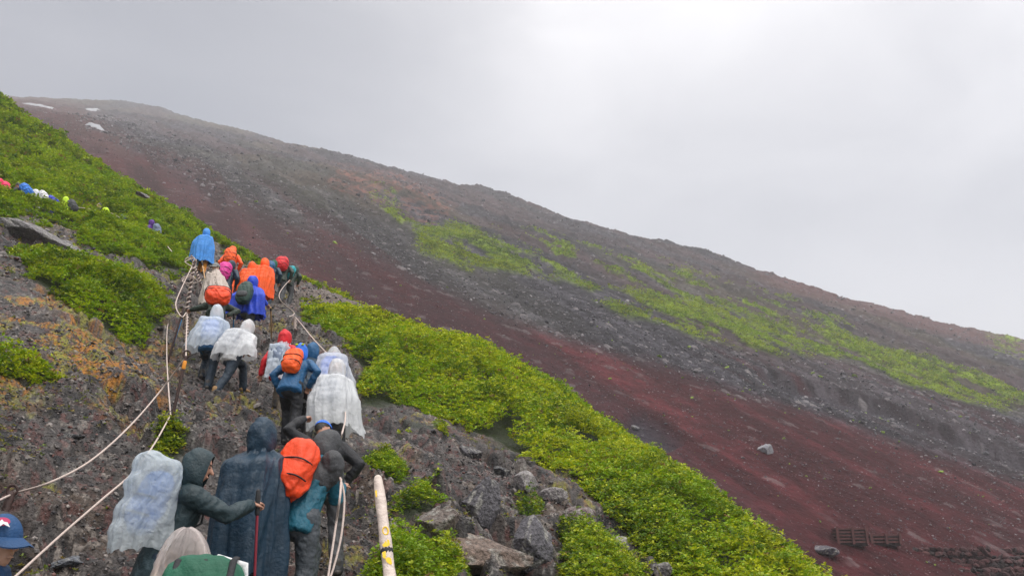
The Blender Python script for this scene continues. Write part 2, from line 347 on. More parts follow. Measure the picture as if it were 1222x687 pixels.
o = newmesh('ground', V, gridfaces(len(rr), len(th)), m_rock, c); tag(o, kind='structure')
# ------------------------------------------------------------------ far sheet
th = np.r_[np.linspace(-75, -37, 40)[:-1], np.linspace(-37, 37, 1020), np.linspace(37, 100, 50)[1:]]
rr = np.r_[np.geomspace(18, 48, 60)[:-1], np.geomspace(48, 900, 860), np.geomspace(900, 1600, 20)[1:]]
T, RR = np.meshgrid(R(1) * th, rr); x = (RR * np.sin(T)).ravel(); y = (RR * np.cos(T)).ravel()
z, a = evalchunks(terrain_far, x, y)
# keep the sheet under the near ridge where they meet
V = np.c_[x, y, z]
px, py = a['px'], a['py']; u, v = a['u'], a['v']
n1 = fbm(u / 16, v / 60, 4, 701); n2 = fbm(x / 2.2, y / 2.2, 4, 702, .6); n3 = fbm(x / .7, y / .7, 3, 703, .6); n4 = fbm(u / 45, v / 110, 3, 704)
c = lerp(np.array([[.020, .018, .022]]), np.array([[.070, .066, .076]]), sst(.2, .85, .5 * a['c3'] + .5 * n2 + .2 * (n1 - .5)))
c = lerp(c, np.array([[.065, .036, .034]]), .5 * sst(.42, .62, n1) * (1 - a['tal'] * .6))
c = lerp(c, np.array([[.075, .072, .04]]), .35 * sst(.5, .65, n4) * a['rough'])
outr = sst(-8, 6, polysd(px, py, OUTR)) * sst(.45, .62, n2); c = lerp(c, np.array([[.17, .075, .058]]), outr * .8)
rc = lerp(np.array([[.044, .010, .012]]), np.array([[.088, .019, .022]]), sst(.3, .75, .6 * n2 + .4 * n1)); rc = lerp(rc, np.array([[.036, .018, .021]]), .6 * sst(.47, .64, fbm(u / 9, v / 55, 4, 705)))
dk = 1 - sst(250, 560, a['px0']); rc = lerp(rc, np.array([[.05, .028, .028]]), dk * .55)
stk = sst(.42, .62, fbm(u / 3.2, v / 45, 4, 707, .55)); c *= (.72 + .5 * stk)[:, None]; rc *= (.78 + .4 * stk)[:, None]
c = lerp(c, rc * .8, a['tal'] * .75 * sst(.46, .6, fbm(u / 8, v / 80, 4, 708, .6)))
c = lerp(c, rc, a['red'])
ul = sst(-10, 20, polysd(px, py, [(-200, 90), (90, 118), (150, 160), (150, 200), (60, 140)])); c = lerp(c, np.array([[.085, .045, .042]]), ul * .6)
rsk = sst(860, 960, a['px0']) * (1 - sst(8, 26, a['py0'] - np.interp(a['px0'], [p[0] for p in SK], [p[1] for p in SK]))); c = lerp(c, np.array([[.10, .045, .042]]), rsk * .7)
# pale stones picked out by cell
c = lerp(c, np.array([[.17, .155, .155]]), sst(.94, .96, a['c3']) * (.35 + .5 * a['tal']) * sst(.35, .6, n2))
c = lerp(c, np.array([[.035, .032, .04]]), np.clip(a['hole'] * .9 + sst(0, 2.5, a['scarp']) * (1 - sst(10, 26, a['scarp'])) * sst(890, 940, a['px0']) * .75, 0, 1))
def gsd(p): return polysd(px, py, p)
patch = fbm(u / 5, v / 9, 4, 706, .6)
g = sst(-6, 5, gsd(G1)) * sst(.40, .50, patch) + sst(-6, 6, gsd(G2)) * sst(.5, .6, patch) + sst(-10, 8, gsd(G3)) * sst(.54, .62, patch) + sst(-6, 6, gsd(G4)) * sst(.45, .6, patch)
g = np.clip(g, 0, 1); far_veg = g
gc = lerp(np.array([[.05, .085, .008]]), np.array([[.17, .24, .015]]), sst(.25, .75, .5 * n2 + .5 * a['c3']))
c = lerp(c, gc, g * sst(.22, .45, n3)); V[:, 2] += g * .5 * (a['c3'])
c *= (.7 + .6 * n3)[:, None]
m_scree = mat('volcanic_scree', attr='Col', rough=.85, noise=.25, nscale=2.2, bump=.9, bscale=2.4, spec=.1)
o = newmesh('mountain', V, gridfaces(len(rr), len(th)), m_scree, c); tag(o, kind='structure')
def hitfar(px, py):
    d = ray(px, py); t = np.linspace(40, 900, 9000); g = terrain_far(d[0] * t, t) - d[2] * t
    i = int(np.argmax(g > 0)); return Vector((d[0] * t[i], t[i], d[2] * t[i]))

# ------------------------------------------------------------------ foliage
m_leaf = mat('shrub_leaf', attr='Col', rough=.5, transl=.35, spec=.35)
def inpx(x, y, polys):
    z = plane_near(x, y); px, py = proj(x, y, z)
    px = px + 14 * (fbm(x * .9, y * .9, 3, 71) - .5) * 2; py = py + 11 * (fbm(x * .9 + 8, y * .9, 3, 72) - .5) * 2
    sd = np.full(x.shape, -1e9)
    for p in polys: sd = np.maximum(sd, polysd(px, py, p))
    return np.where(y > 1.5, sd, -1e9)
def leaves(name, P, tint, ln, nl=7, seed=1, parent=None, spread=1.0):
    g = np.random.default_rng(seed); n = len(P)
    ph = g.random((n, 1)) * 6.28 + np.arange(nl)[None] * 6.2832 / nl + g.normal(0, .35, (n, nl))
    el = np.clip(g.normal(.45, .38, (n, nl)), -.35, 1.3); l = ln[:, None] * g.uniform(.6, 1.25, (n, nl)); w = l * g.uniform(.24, .36, (n, nl))
    d = np.stack([np.cos(ph) * np.cos(el), np.sin(ph) * np.cos(el), np.sin(el)], -1)
    s = np.stack([-np.sin(ph), np.cos(ph), g.normal(0, .35, (n, nl))], -1)
    base = P[:, None] + d * (l * .25 * spread)[..., None]
    up = np.array([0, 0, 1.0])
    v0 = base; v1 = base + d * (l * .5)[..., None] + s * w[..., None]; v2 = base + d * l[..., None] - up * (l * .18)[..., None]; v3 = base + d * (l * .5)[..., None] - s * w[..., None]
    V = np.stack([v0, v1, v2, v3], 2).reshape(-1, 3)
    C = np.repeat((tint[:, None] * g.uniform(.75, 1.25, (n, nl, 1))).reshape(-1, 3), 4, 0)
    return newmesh(name, V, np.arange(len(V)).reshape(-1, 4), m_leaf, C, parent, smooth=False)
def tint_at(x, y, seed, bright):
    n = len(x); g = np.random.default_rng(seed)
    a = fbm(x / 1.6, y / 1.6, 3, 801); b = fbm(x / .5, y / .5, 2, 802); q = g.random(n)
    dark = np.array([[.045, .10, .010]]); mid = np.array([[.20, .33, .010]]); yel = np.array([[.48, .50, .016]]); brn = np.array([[.22, .13, .05]])
    c = lerp(dark, mid, sst(.32, .58, .5 * a + .5 * b) * .8 + .2 * bright); c = lerp(c, yel, bright * sst(.35, .7, .5 * q + .5 * fbm(x / 2.6, y / 2.6, 3, 803)))
    return np.where((q > .985)[:, None], brn, c)
def cover(name, polys, seed, hmax, stepT=.0030, stepR=.0060, tr=(-38, 36), rrange=(5, 75), bright=.6, layers=2, lmin=.06, lpx=.0036, grow=1.1):
    g = np.random.default_rng(seed)
    t = np.arange(R(tr[0]), R(tr[1]), stepT); r = np.exp(np.arange(math.log(rrange[0]), math.log(rrange[1]), stepR))
    Tm, Rm = np.meshgrid(t, r); Tm = Tm + g.uniform(-.5, .5, Tm.shape) * stepT; Rm = Rm * (1 + g.uniform(-.5, .5, Rm.shape) * stepR)
    x = (Rm * np.sin(Tm)).ravel(); y = (Rm * np.cos(Tm)).ravel()
    sd = inpx(x, y, polys); k = sd > -1; x, y, sd = x[k], y[k], sd[k]
    td, _ = linedist(x, y, trench); d, s_ = linedist(x, y, crest); w = np.where(s_ > 0, d, -d)
    k = (td > .5) & (w < 2.2) & (fbm(x * 1.1, y * 1.1, 4, 811, .55) > .30 + .08 * (sd < 10)); x, y, sd = x[k], y[k], sd[k]
    r = np.hypot(x, y); z = np.concatenate([terrain_near(x[i:i + 200000], y[i:i + 200000]) for i in range(0, len(x), 200000)])
    f1, f2, cid, dx, dy = worley(x / 1.15 + fbm(x, y, 2, 5), y / 1.15, 77); g1, g2, cid2, _, _ = worley(x / .42, y / .42, 78)
    h = hmax * (.05 + 1.35 * (1 - np.clip(f1 * 1.15, 0, 1) ** 2) * (.55 + .75 * cid)) + .26 * (1 - np.clip(g1 * 1.25, 0, 1) ** 2) * (.3 + 1.1 * cid2)
    h = np.minimum(h, .06 + grow * np.maximum(sd, 0) / 1000 * r * 1.0)
    h = h * (.35 + .65 * sst(.4, 2.2, linedist(x, y, trench)[0]))
    Ps = []; Ts = []; Ls = []
    for L_ in range(layers):
        hz = z + h * (1 - .28 * L_ * g.uniform(.4, 1.3, len(x))) - g.uniform(0, .07, len(x)) + (g.random(len(x)) > .88) * g.uniform(.04, .16, len(x)) * (L_ == 0)
        Ps.append(np.c_[x + g.normal(0, .02, len(x)), y + g.normal(0, .02, len(x)), hz]); Ts.append(tint_at(x, y, seed + L_, bright)); Ls.append(np.maximum(lmin, lpx * r))
    o = leaves(name, np.concatenate(Ps), np.concatenate(Ts), np.concatenate(Ls), 7, seed)
    return o
o = cover('shrub_cover', [VEG[3], VEG[4], VEG[5]], 21, .62, tr=(-20, 36), rrange=(8, 45), bright=.85)
tag(o, 'low bright green alpine shrubs covering the ridge edge right of the climbers', 'shrub cover', kind='stuff')
o = cover('hillside_shrubs', [VEG[0]], 22, .5, tr=(-40, -10), rrange=(14, 80), bright=.4)
tag(o, 'dense dark green creeping shrubs over the upper left hillside', 'shrub cover', kind='stuff')
o = cover('creeping_shrub_bank', [VEG[1]], 23, .42, tr=(-40, -18), rrange=(10, 40), bright=.5)
tag(o, 'long bank of green creeping shrubs between bands of rock left of the ropes', 'shrub cover', kind='stuff')
shr = {2: ('bright green leafy shrub at the left edge below the orange moss', .3), 6: ('round green leafy shrub on the rock right of the double hanging rope', .3), 7: ('small light green shrub rooted between the dark boulders', .2),
       8: ('wide green shrub at the foot of the pale rock edge low on the right', .3), 9: ('large green shrub at the bottom beside the wrapped staff', .35), 10: ('small green plant on grey rock behind the bag covered hiker', .10),
       11: ('small yellowish green shrub level with the orange backpack', .2), 12: ('small green tuft beside the big white poncho on the right', .15)}
for k, (lb, hm) in shr.items():
    o = cover('shrub', [VEG[k]], 30 + k, hm, stepT=.0032, stepR=.007, tr=(-40, 12), rrange=(4, 30), bright=.7, layers=3, lmin=.045, grow=1.5)
    tag(o, lb, 'shrub', 'separate shrubs growing on the rock')
# sparse tufts on the rock
g = np.random.default_rng(5); n = 26000; t = g.uniform(R(-37), R(34), n); r = np.exp(g.uniform(math.log(5), math.log(45), n)); x = r * np.sin(t); y = r * np.cos(t)
k = (fbm(x * 1.1, y * 1.1, 4, 822, .6) + .12 * g.random(n) > .66) & (vegmask(x, y) < 0) & (linedist(x, y, crest)[1] < 0); x, y, r = x[k], y[k], r[k]
z = terrain_near(x, y)
o = leaves('grass', np.c_[x, y, z + .015], lerp(np.array([[.14, .2, .015]]), np.array([[.3, .2, .03]]), g.random(len(x)) ** 2), np.maximum(.03, .0026 * r), 6, 9); tag(o, 'scattered tufts of grass and moss in the rock cracks', 'grass', kind='stuff')
# ------------------------------------------------------------------ stones
def icos(sub):
    import bmesh
    b = bmesh.new(); bmesh.ops.create_icosphere(b, subdivisions=sub, radius=1); v = np.array([q.co[:] for q in b.verts]); f = np.array([[w.index for w in q.verts] for q in b.faces]); b.free(); return v, f
def stones(name, P, size, col, sub, matr, seed):
    g = np.random.default_rng(seed); v, f = icos(sub); n = len(P)
    sc = g.uniform(.55, 1.25, (n, 1, 3)) * size[:, None, None] * np.array([1, 1, .7]); q = v[None] * sc
    q = q * (1 + g.normal(0, .16, (n, len(v), 1))); a = g.random(n) * 6.28; c, s_ = np.cos(a)[:, None], np.sin(a)[:, None]
    q = np.stack([q[..., 0] * c - q[..., 1] * s_, q[..., 0] * s_ + q[..., 1] * c, q[..., 2] + q[..., 0] * g.normal(0, .3, (n, 1))], -1) + P[:, None]
    F_ = (f[None] + (np.arange(n) * len(v))[:, None, None]).reshape(-1, 3)
    return newmesh(name, q.reshape(-1, 3), F_, matr, np.repeat(col, len(v), 0), smooth=False)
g = np.random.default_rng(6); n = 150000; t = g.uniform(R(-38), R(32), n); r = np.exp(g.uniform(math.log(4.5), math.log(40), n)); x = r * np.sin(t); y = r * np.cos(t)
k = (vegmask(x, y) < -2) & (linedist(x, y, crest)[1] < 0) & (fbm(x * .8, y * .8, 3, 830) + .18 * g.random(n) > np.where(t < R(-14), .42, .54)); x, y, r = x[k], y[k], r[k]
z = terrain_near(x, y); s_ = np.maximum(.010, .0011 * r) * np.exp(g.normal(-.05, .48, len(x)))
cl = lerp(np.array([[.022, .020, .022]]), np.array([[.24, .21, .19]]), g.random(len(x)) ** 2.4); cl = np.where((g.random(len(x)) > .9)[:, None], np.array([[.14, .06, .05]]), cl)
m_st = mat('loose_stone', attr='Col', rough=.6, noise=.3, nscale=12)
o = stones('gravel', np.c_[x, y, z + s_ * .1], s_, cl, 1, m_st, 61); tag(o, 'loose angular volcanic stones scattered over the rock around the trail', 'gravel', kind='stuff')
n = 120000; t = g.uniform(R(-37), R(35), n); r = np.exp(g.uniform(math.log(45), math.log(420), n)); x = r * np.sin(t); y = r * np.cos(t)
z, a = terrain_far(x, y, True); w_ = linedist(x, y, crest2)[1]
dens = .55 * a['red'] * (.4 + sst(.45, .7, fbm(x / 14, y / 14, 3, 833)) * 2) + .6 * a['tal'] + .22 * a['rough']
k = (g.random(n) < dens) & (w_ < 0); x, y, z, r = x[k], y[k], z[k], r[k]; red = a['red'][k]
s_ = .0008 * r * np.exp(np.clip(g.normal(0, .5, len(x)), -1.2, 1.3)) * np.where(red > .5, .65, 1.1)
cl = lerp(np.array([[.035, .032, .040]]), np.array([[.22, .20, .205]]), g.random(len(x)) ** 3); cl = np.where(((g.random(len(x)) > .7) & (red > .5))[:, None], np.array([[.11, .04, .038]]), cl)
o = stones('scree_stones', np.c_[x, y, z + s_ * .15], s_, cl, 0 + 1, m_st, 62); tag(o, 'loose pale and dark stones strewn over the scree slope', 'stones', kind='stuff')
# little green cushions on the scree
n = 9000; t = g.uniform(R(-20), R(36), n); r = np.exp(g.uniform(math.log(50), math.log(260), n)); x = r * np.sin(t); y = r * np.cos(t); z, a = terrain_far(x, y, True)
k = ((g.random(n) < .035 * a['red']) | (g.random(n) < .22 * a['tal'] * sst(640, 800, a['px0']) * sst(.45, .6, fbm(x / 10, y / 10, 3, 834)))) & (linedist(x, y, crest2)[1] < 0); x, y, z, r = x[k], y[k], z[k], r[k]
s_ = .0014 * r * np.exp(np.clip(g.normal(0, .45, len(x)), -1, .8))
m_cu = mat('cushion_plant', attr='Col', rough=.8, noise=.4, nscale=3)
o = stones('scree_plants', np.c_[x, y, z + s_ * .2], s_, np.repeat(np.array([[.16, .24, .02]]), len(x), 0) * g.uniform(.6, 1.2, (len(x), 1)), 1, m_cu, 63); tag(o, 'small green cushion plants dotted over the red scree', 'plants', kind='stuff')
# the green band on the mountain as leaf clumps
n = 300000; t = g.uniform(R(-12), R(35), n); r = np.exp(g.uniform(math.log(80), math.log(380), n)); x = r * np.sin(t); y = r * np.cos(t)
z0 = plane_far(x, y) + tps(x, y); qx, qy = proj(x, y, z0); k = (qx > 420) & (qx < 1260) & (qy > 225) & (qy < 500); x, y = x[k], y[k]
z, a = terrain_far(x, y, True); u, v = a['u'], a['v']; n3 = fbm(x / .7, y / .7, 3, 703, .6); patch = fbm(u / 5, v / 9, 4, 706, .6); px, py = a['px'], a['py']
gg = sst(-6, 5, gsd(G1)) * sst(.40, .50, patch) + sst(-6, 6, gsd(G2)) * sst(.5, .6, patch) + sst(-10, 8, gsd(G3)) * sst(.54, .62, patch) + sst(-6, 6, gsd(G4)) * sst(.45, .6, patch)
k = g.random(len(x)) < gg * .5; x, y, z = x[k], y[k], z[k]; r = np.hypot(x, y)
print('far tufts', len(x))
o = leaves('slope_shrubs', np.c_[x, y, z + .25 + .5 * fbm(x / 3, y / 3, 2, 835)], tint_at(x / 4, y / 4, 8, .5) * .85, np.maximum(.3, .0020 * r), 5, 10); tag(o, 'bright green band of low shrubs across the grey mountain slope', 'shrub cover', kind='stuff')
# ------------------------------------------------------------------ single boulders
def boulder(px, py, rpx, lb, dims=(1, .9, .75), col=(.10, .095, .1), far=False, seed=1, sink=.25):
    p = hitfar(px, py) if far else hit(px, py)
    r = rpx / 1000 * p.y; g = np.random.default_rng(seed); v, f = icos(5)
    nn = g.normal(size=(15, 3)); nn /= np.linalg.norm(nn, axis=1)[:, None]; dd = g.uniform(.62, .95, 15)
    q = v @ nn.T; rad = np.min(np.where(q > .05, dd[None] / np.maximum(q, .05), 9), 1); rad = np.minimum(rad, 1.15)
    V_ = v * rad[:, None]; k = 3.0
    rough_ = fbm(V_[:, 0] * k + V_[:, 2] * 2.1 + seed, V_[:, 1] * k - V_[:, 2] * 1.7, 5, 900 + seed, .6)
    V_ = V_ * (1 + .22 * (rough_ - .5))[:, None]
    V_ = V_ * np.array(dims) * r
    cc_ = np.array(col)[None] * (.55 + .9 * rough_)[:, None]
    cc_ = lerp(cc_, np.array([[.28, .27, .24]]), .7 * sst(.56, .66, fbm(V_[:, 0] / r * 5 + V_[:, 2] / r * 3, V_[:, 1] / r * 5 + V_[:, 2] / r * 2, 4, 950 + seed)))
    o = newmesh('boulder', V_, f, m_rock, cc_, smooth=False); o.location = p + Vector((0, r * .3, r * (dims[2] - sink) * .55)); o.rotation_euler = (g.uniform(-.2, .2), g.uniform(-.2, .2), g.uniform(0, 6))
    tag(o, lb, 'boulder', 'boulders'); return o
boulder(915, 540, 11, 'lone pale grey boulder in the middle of the red scree', (1.1, .8, .75), (.26, .26, .29), True, 3)
boulder(985, 660, 15, 'dark flat boulder on the scree left below the slatted crates', (1.3, .7, .5), (.07, .065, .08), True, 4)
boulder(757, 512, 8, 'small dark boulder lying in the shaded hollow on the red scree', (1.3, .8, .5), (.06, .055, .07), True, 5)
boulder(575, 624, 34, 'large dark square boulder left in the rock outcrop', (.95, .9, 1.0), (.085, .08, .088), seed=11)
boulder(520, 636, 24, 'brownish boulder behind the large shrub by the staff', (1.1, .9, .9), (.13, .105, .09), seed=12)
boulder(632, 668, 32, 'dark pointed boulder with a crack low in the outcrop', (1, .9, 1.0), (.09, .085, .095), seed=13)
boulder(565, 676, 44, 'broad brown boulder at the bottom edge of the photo', (1.4, .9, .7), (.17, .125, .10), seed=14)
boulder(690, 636, 24, 'reddish grey boulder on the right side of the outcrop', (1.1, .9, .85), (.15, .11, .105), seed=15)
boulder(628, 580, 17, 'pale lichen grey boulder on the rim by the green shrubs', (1.2, .8, .9), (.24, .22, .22), seed=16)
boulder(600, 568, 12, 'black square stone on the rim beside the shrubs', (1, .9, .8), (.05, .05, .055), seed=17)
boulder(735, 660, 16, 'pale pitted boulder on the rim low on the right', (.9, .9, 1.0), (.25, .24, .2), seed=18)
boulder(560, 545, 13, 'dark grey boulder on the rim above the outcrop', (1.1, .9, .8), (.08, .075, .08), seed=19)
boulder(658, 596, 16, 'tilted grey slab of rock on the rim of the outcrop', (1.4, .7, .6), (.2, .18, .18), seed=20)
boulder(84, 522, 10, 'dark flat stone on the slope above the lower rope', (1.3, .8, .5), (.05, .05, .055), seed=21)
boulder(80, 672, 15, 'bluish grey flat stone at the bottom left beneath the rope', (1.4, .8, .45), (.13, .14, .16), seed=22)
boulder(790, 684, 12, 'dark grey stone on the rock rim at the bottom right', (1, .8, .8), (.11, .1, .1), seed=23)
# rock knobs breaking through the hillside shrubs
def outcrop(px, py, rpx, lb, dims, seed): 
    o = boulder(px, py, rpx, lb, dims, (.16, .15, .15), False, seed, .3); o.name = 'rock_outcrop'; o['category'] = 'rock outcrop'; o['group'] = 'rocks breaking through the hillside shrubs'; o.rotation_euler = (0, .25, .2); return o
outcrop(30, 280, 40, 'largest layered grey rock outcrop at the left edge under the shrubs', (1.4, .8, .34), 31)
outcrop(75, 294, 18, 'grey rock ledge at the right end of the left outcrop', (1.3, .8, .4), 32)
outcrop(52, 218, 13, 'thin pale rock rib above the line of far hikers', (1.9, .6, .3), 33)
outcrop(168, 232, 7, 'small grey rock showing through shrubs high on the hill', (1.3, .8, .5), 34)
outcrop(171, 246, 5, 'small dark rock above the purple hooded hiker', (1.2, .8, .7), 36)
# ------------------------------------------------------------------ snow patches on the summit slope
m_snow = mat('old_snow', (.26, .27, .29), .7, noise=.1, nscale=.4)
def snow(poly, lb):
    Yd = hitfar(*np.mean(poly, 0)).y; P = np.array([pt(p[0], p[1], Yd * (1 + .0035 * (np.mean(poly, 0)[1] - p[1])))[:] for p in poly]); c = P.mean(0); k = 6; n = len(P); rings = []
    for j in range(k + 1):
        q = c + (P - c) * (j / k); qz = terrain_far(q[:, 0], q[:, 1]); q = np.c_[q[:, 0], q[:, 1], qz + 1.6 * (1 - (j / k) ** 3) - .5]; rings.append(q)
    o = newmesh('snow_patch', np.concatenate(rings), np.array([[j * n + i, j * n + (i + 1) % n, (j + 1) * n + (i + 1) % n, (j + 1) * n + i] for j in range(k) for i in range(n)]), m_snow)
    tag(o, lb, 'snow patch', 'snow patches near the summit')
snow([(99, 152), (104, 149), (113, 149), (123, 150), (129, 153), (122, 155), (110, 156), (101, 155)], 'larger oval white snow patch under the summit')
snow([(99, 133), (106, 130), (114, 129), (121, 129), (118, 132), (110, 134), (103, 136)], 'small slanted white snow patch just below the skyline')
snow([(22, 125), (40, 125), (58, 127), (71, 127), (58, 129), (38, 128)], 'long thin white snow strip along the far skyline')
# ------------------------------------------------------------------ people
def V3(*a): return np.array(a, float)
def unit(v): return v / (np.linalg.norm(v) + 1e-9)
class MB:
    def __init__(s): s.v = []; s.f = []
    def n(s): return len(s.v)
    def tube(s, pts, rad, n=12, ex=None, sq=(1, 1), ck=1.0):
        """closed tapered tube with rounded ends; ex = cross axis, sq = scale along ex and the other axis"""
        P = [np.array(p, float) for p in pts]; Rr = list(rad)
        d0 = unit(P[1] - P[0]); d1 = unit(P[-1] - P[-2])
        Q = []; RQ = []
        for a in (1.0, .86, .5): Q.append(P[0] - d0 * Rr[0] * a * ck); RQ.append(Rr[0] * math.sqrt(max(0, 1 - a * a)) + 1e-4)
        Q += P; RQ += Rr
        for a in (.5, .86, 1.0): Q.append(P[-1] + d1 * Rr[-1] * a); RQ.append(Rr[-1] * math.sqrt(max(0, 1 - a * a)) + 1e-4)
        b0 = s.n(); prev = None
        for i in range(len(Q)):
            t = unit(Q[min(i + 1, len(Q) - 1)] - Q[max(i - 1, 0)])
            if ex is not None: u = np.array(ex, float)
            elif prev is None: u = V3(1, 0, 0) if abs(t[0]) < .8 else V3(0, 1, 0)
            else: u = prev
            u = unit(u - t * np.dot(u, t)); prev = u; w = np.cross(t, u)
            for k in range(n):
                a = 2 * math.pi * k / n; s.v.append(Q[i] + RQ[i] * (u * math.cos(a) * sq[0] + w * math.sin(a) * sq[1]))
        m = len(Q)
        for i in range(m - 1):
            for k in range(n): s.f.append((b0 + i * n + k, b0 + i * n + (k + 1) % n, b0 + (i + 1) * n + (k + 1) % n, b0 + (i + 1) * n + k))
        s.f.append(tuple(b0 + k for k in range(n))[::-1]); s.f.append(tuple(b0 + (m - 1) * n + k for k in range(n)))
        return s
    def ell(s, c, r, M=None, n=16, m=10, p=1.0):
        """(super)ellipsoid; M columns = axes"""
        M = np.eye(3) if M is None else M; b0 = s.n(); f = lambda q: math.copysign(abs(q) ** p, q)
        for i in range(m + 1):
            th_ = math.pi * (i + .02) / (m + .04)
            for k in range(n):
                a = 2 * math.pi * k / n
                l_ = V3(r[0] * f(math.sin(th_)) * f(math.cos(a)), r[1] * f(math.sin(th_)) * f(math.sin(a)), r[2] * f(math.cos(th_)))
                s.v.append(np.array(c) + M @ l_)
        for i in range(m):
            for k in range(n): s.f.append((b0 + i * n + k, b0 + (i + 1) * n + k, b0 + (i + 1) * n + (k + 1) % n, b0 + i * n + (k + 1) % n))
        s.f.append(tuple(b0 + k for k in range(n))); s.f.append(tuple(b0 + m * n + k for k in range(n))[::-1])
        return s
    def mesh(s, name):
        me = bpy.data.meshes.new(name); me.from_pydata([tuple(q) for q in s.v], [], s.f); me.update(); return me
def link(name, me, mt, parent=None, smooth=True):
    o = bpy.data.objects.new(name, me); COL.objects.link(o); me.materials.clear(); me.materials.append(mt)
    if smooth: me.polygons.foreach_set('use_smooth', np.ones(len(me.polygons), bool))
    if parent: o.parent = parent
    return o
def blob(mb, name, voxel, mt, parent=None, smooth=3, wr=0., ws=9., seed=0, vert=.5):
    """one continuous surface out of overlapping closed shapes"""
    me = mb.mesh(name); o = bpy.data.objects.new('tmp', me); COL.objects.link(o)
    r = o.modifiers.new('r', 'REMESH'); r.mode = 'VOXEL'; r.voxel_size = voxel; r.adaptivity = 0
    if smooth: q = o.modifiers.new('s', 'SMOOTH'); q.iterations = smooth; q.factor = .5
    dg = bpy.context.evaluated_depsgraph_get(); m2 = bpy.data.meshes.new_from_object(o.evaluated_get(dg)); bpy.data.objects.remove(o); bpy.data.meshes.remove(me)
    m2.name = name
    if wr:
        n = len(m2.vertices); a = np.empty(n * 3, np.float32); m2.vertices.foreach_get('co', a); a = a.reshape(-1, 3).astype(float)
        nn = np.empty(n * 3, np.float32); m2.vertices.foreach_get('normal', nn); nn = nn.reshape(-1, 3)
        X = a[:, 0] * ws + a[:, 2] * ws * vert; Y = a[:, 1] * ws - a[:, 2] * ws * vert * .8
        h = 1 - np.abs(fbm(X + 30 + seed, Y + 9, 3, 60 + seed) * 2 - 1) * 2; a = a + nn * (h * wr)[:, None]
        m2.vertices.foreach_set('co', a.astype(np.float32).ravel()); m2.update()
    return link(name, m2, mt, parent)
def ik(a, t, l1, l2, pole):
    d = t - a; L_ = np.linalg.norm(d); L_ = min(max(L_, abs(l1 - l2) + .02), (l1 + l2) * .995); dn = unit(d)
    k = (l1 * l1 - l2 * l2 + L_ * L_) / (2 * L_); h = math.sqrt(max(l1 * l1 - k * k, 0))
    p = unit(pole - dn * np.dot(pole, dn)); return a + dn * k + p * h, a + dn * L_
def rotz(v, a): c, s_ = math.cos(a), math.sin(a); return V3(v[0] * c - v[1] * s_, v[0] * s_ + v[1] * c, v[2])
def fabric(name, col, rough=.5, sheen=.2, bump=.35, spec=.3): return mat(name, col, rough, noise=.25, nscale=7, bump=bump, bscale=26, sheen=0, spec=.38)
m_skin = mat('skin', (.42, .22, .15), .5, noise=.1, nscale=20)
m_skin2 = mat('skin_light', (.50, .29, .20), .5, noise=.1, nscale=20)
m_eye = mat('eye_dark', (.02, .015, .012), .2); m_hair = mat('black_hair', (.015, .012, .010), .5, noise=.3, nscale=60, bump=.6, bscale=90)
m_boot = mat('boot_leather', (.045, .038, .032), .6, noise=.3); m_tan = mat('tan_boot', (.28, .16, .06), .6, noise=.3); m_sole = mat('rubber_sole', (.02, .02, .02), .8)
def plastic(name, col, alpha, transl=.4): return mat(name, col, .2, noise=.06, nscale=5, bump=.5, bscale=14, transl=transl, alpha=alpha, spec=.6)
PL = dict(white=plastic('white_plastic_film', (.86, .88, .90), .80), clear=plastic('clear_plastic_film', (.80, .83, .87), .60), pink=plastic('pinkish_plastic_film', (.86, .77, .74), .34), beige=plastic('beige_plastic_film', (.66, .56, .49), .96, .15),
          bag=plastic('milky_plastic_bag', (.70, .77, .80), .68), bluewhite=plastic('bluish_white_film', (.78, .86, .94), .74))
C = dict(navy=fabric('navy_rain_fabric', (.008, .030, .055), .42), dkgreen=fabric('dark_teal_fabric', (.016, .035, .042), .5), orange=fabric('orange_rain_fabric', (.85, .10, .008), .5), redor=fabric('orange_red_fabric', (.80, .065, .012), .5),
         blue=fabric('royal_blue_fabric', (.016, .055, .50), .5), sky=fabric('sky_blue_fabric', (.055, .26, .68), .5), teal=fabric('teal_fabric', (.010, .10, .15), .5), grey=fabric('dark_grey_fabric', (.05, .052, .056), .55), black=fabric('black_fabric', (.014, .015, .018), .6),
         red=fabric('red_fabric', (.60, .012, .02), .5), khaki=fabric('khaki_fabric', (.10, .078, .055), .7), dblue=fabric('blue_jacket_fabric', (.010, .085, .20), .5), green=fabric('green_pack_fabric', (.010, .10, .055), .6), pine=fabric('dark_green_cover', (.022, .055, .045), .5),
         pink=fabric('magenta_cover', (.60, .03, .25), .5), purple=fabric('purple_fabric', (.075, .012, .19), .5), lime=fabric('lime_fabric', (.50, .75, .01), .5), white=fabric('white_fabric', (.68, .68, .68), .6), lilac=fabric('grey_blue_pack', (.16, .20, .28), .6),
         capblue=fabric('blue_cap_cloth', (.010, .055, .15), .6), greycap=fabric('grey_cap_cloth', (.22, .22, .21), .7), brblue=fabric('bright_blue_cloth', (.015, .14, .62), .5), trnavy=fabric('navy_trousers', (.014, .028, .045), .6), mustard=fabric('orange_gaiters', (.55, .20, .01), .6),
         trgrey=fabric('wet_grey_trousers', (.055, .065, .075), .4), yellow=fabric('yellow_rain_fabric', (.75, .48, .02), .5), turq=fabric('turquoise_fabric', (.01, .33, .38), .5), rose=fabric('pink_red_fabric', (.75, .02, .10), .5), sage=fabric('grey_green_fabric', (.10, .17, .12), .6), olive=fabric('dark_olive_fabric', (.025, .04, .03), .6), gblue=fabric('mid_blue_fabric', (.02, .17, .60), .5), dplue=fabric('deep_blue_fabric', (.015, .03, .42), .5))
PEOPLE = []
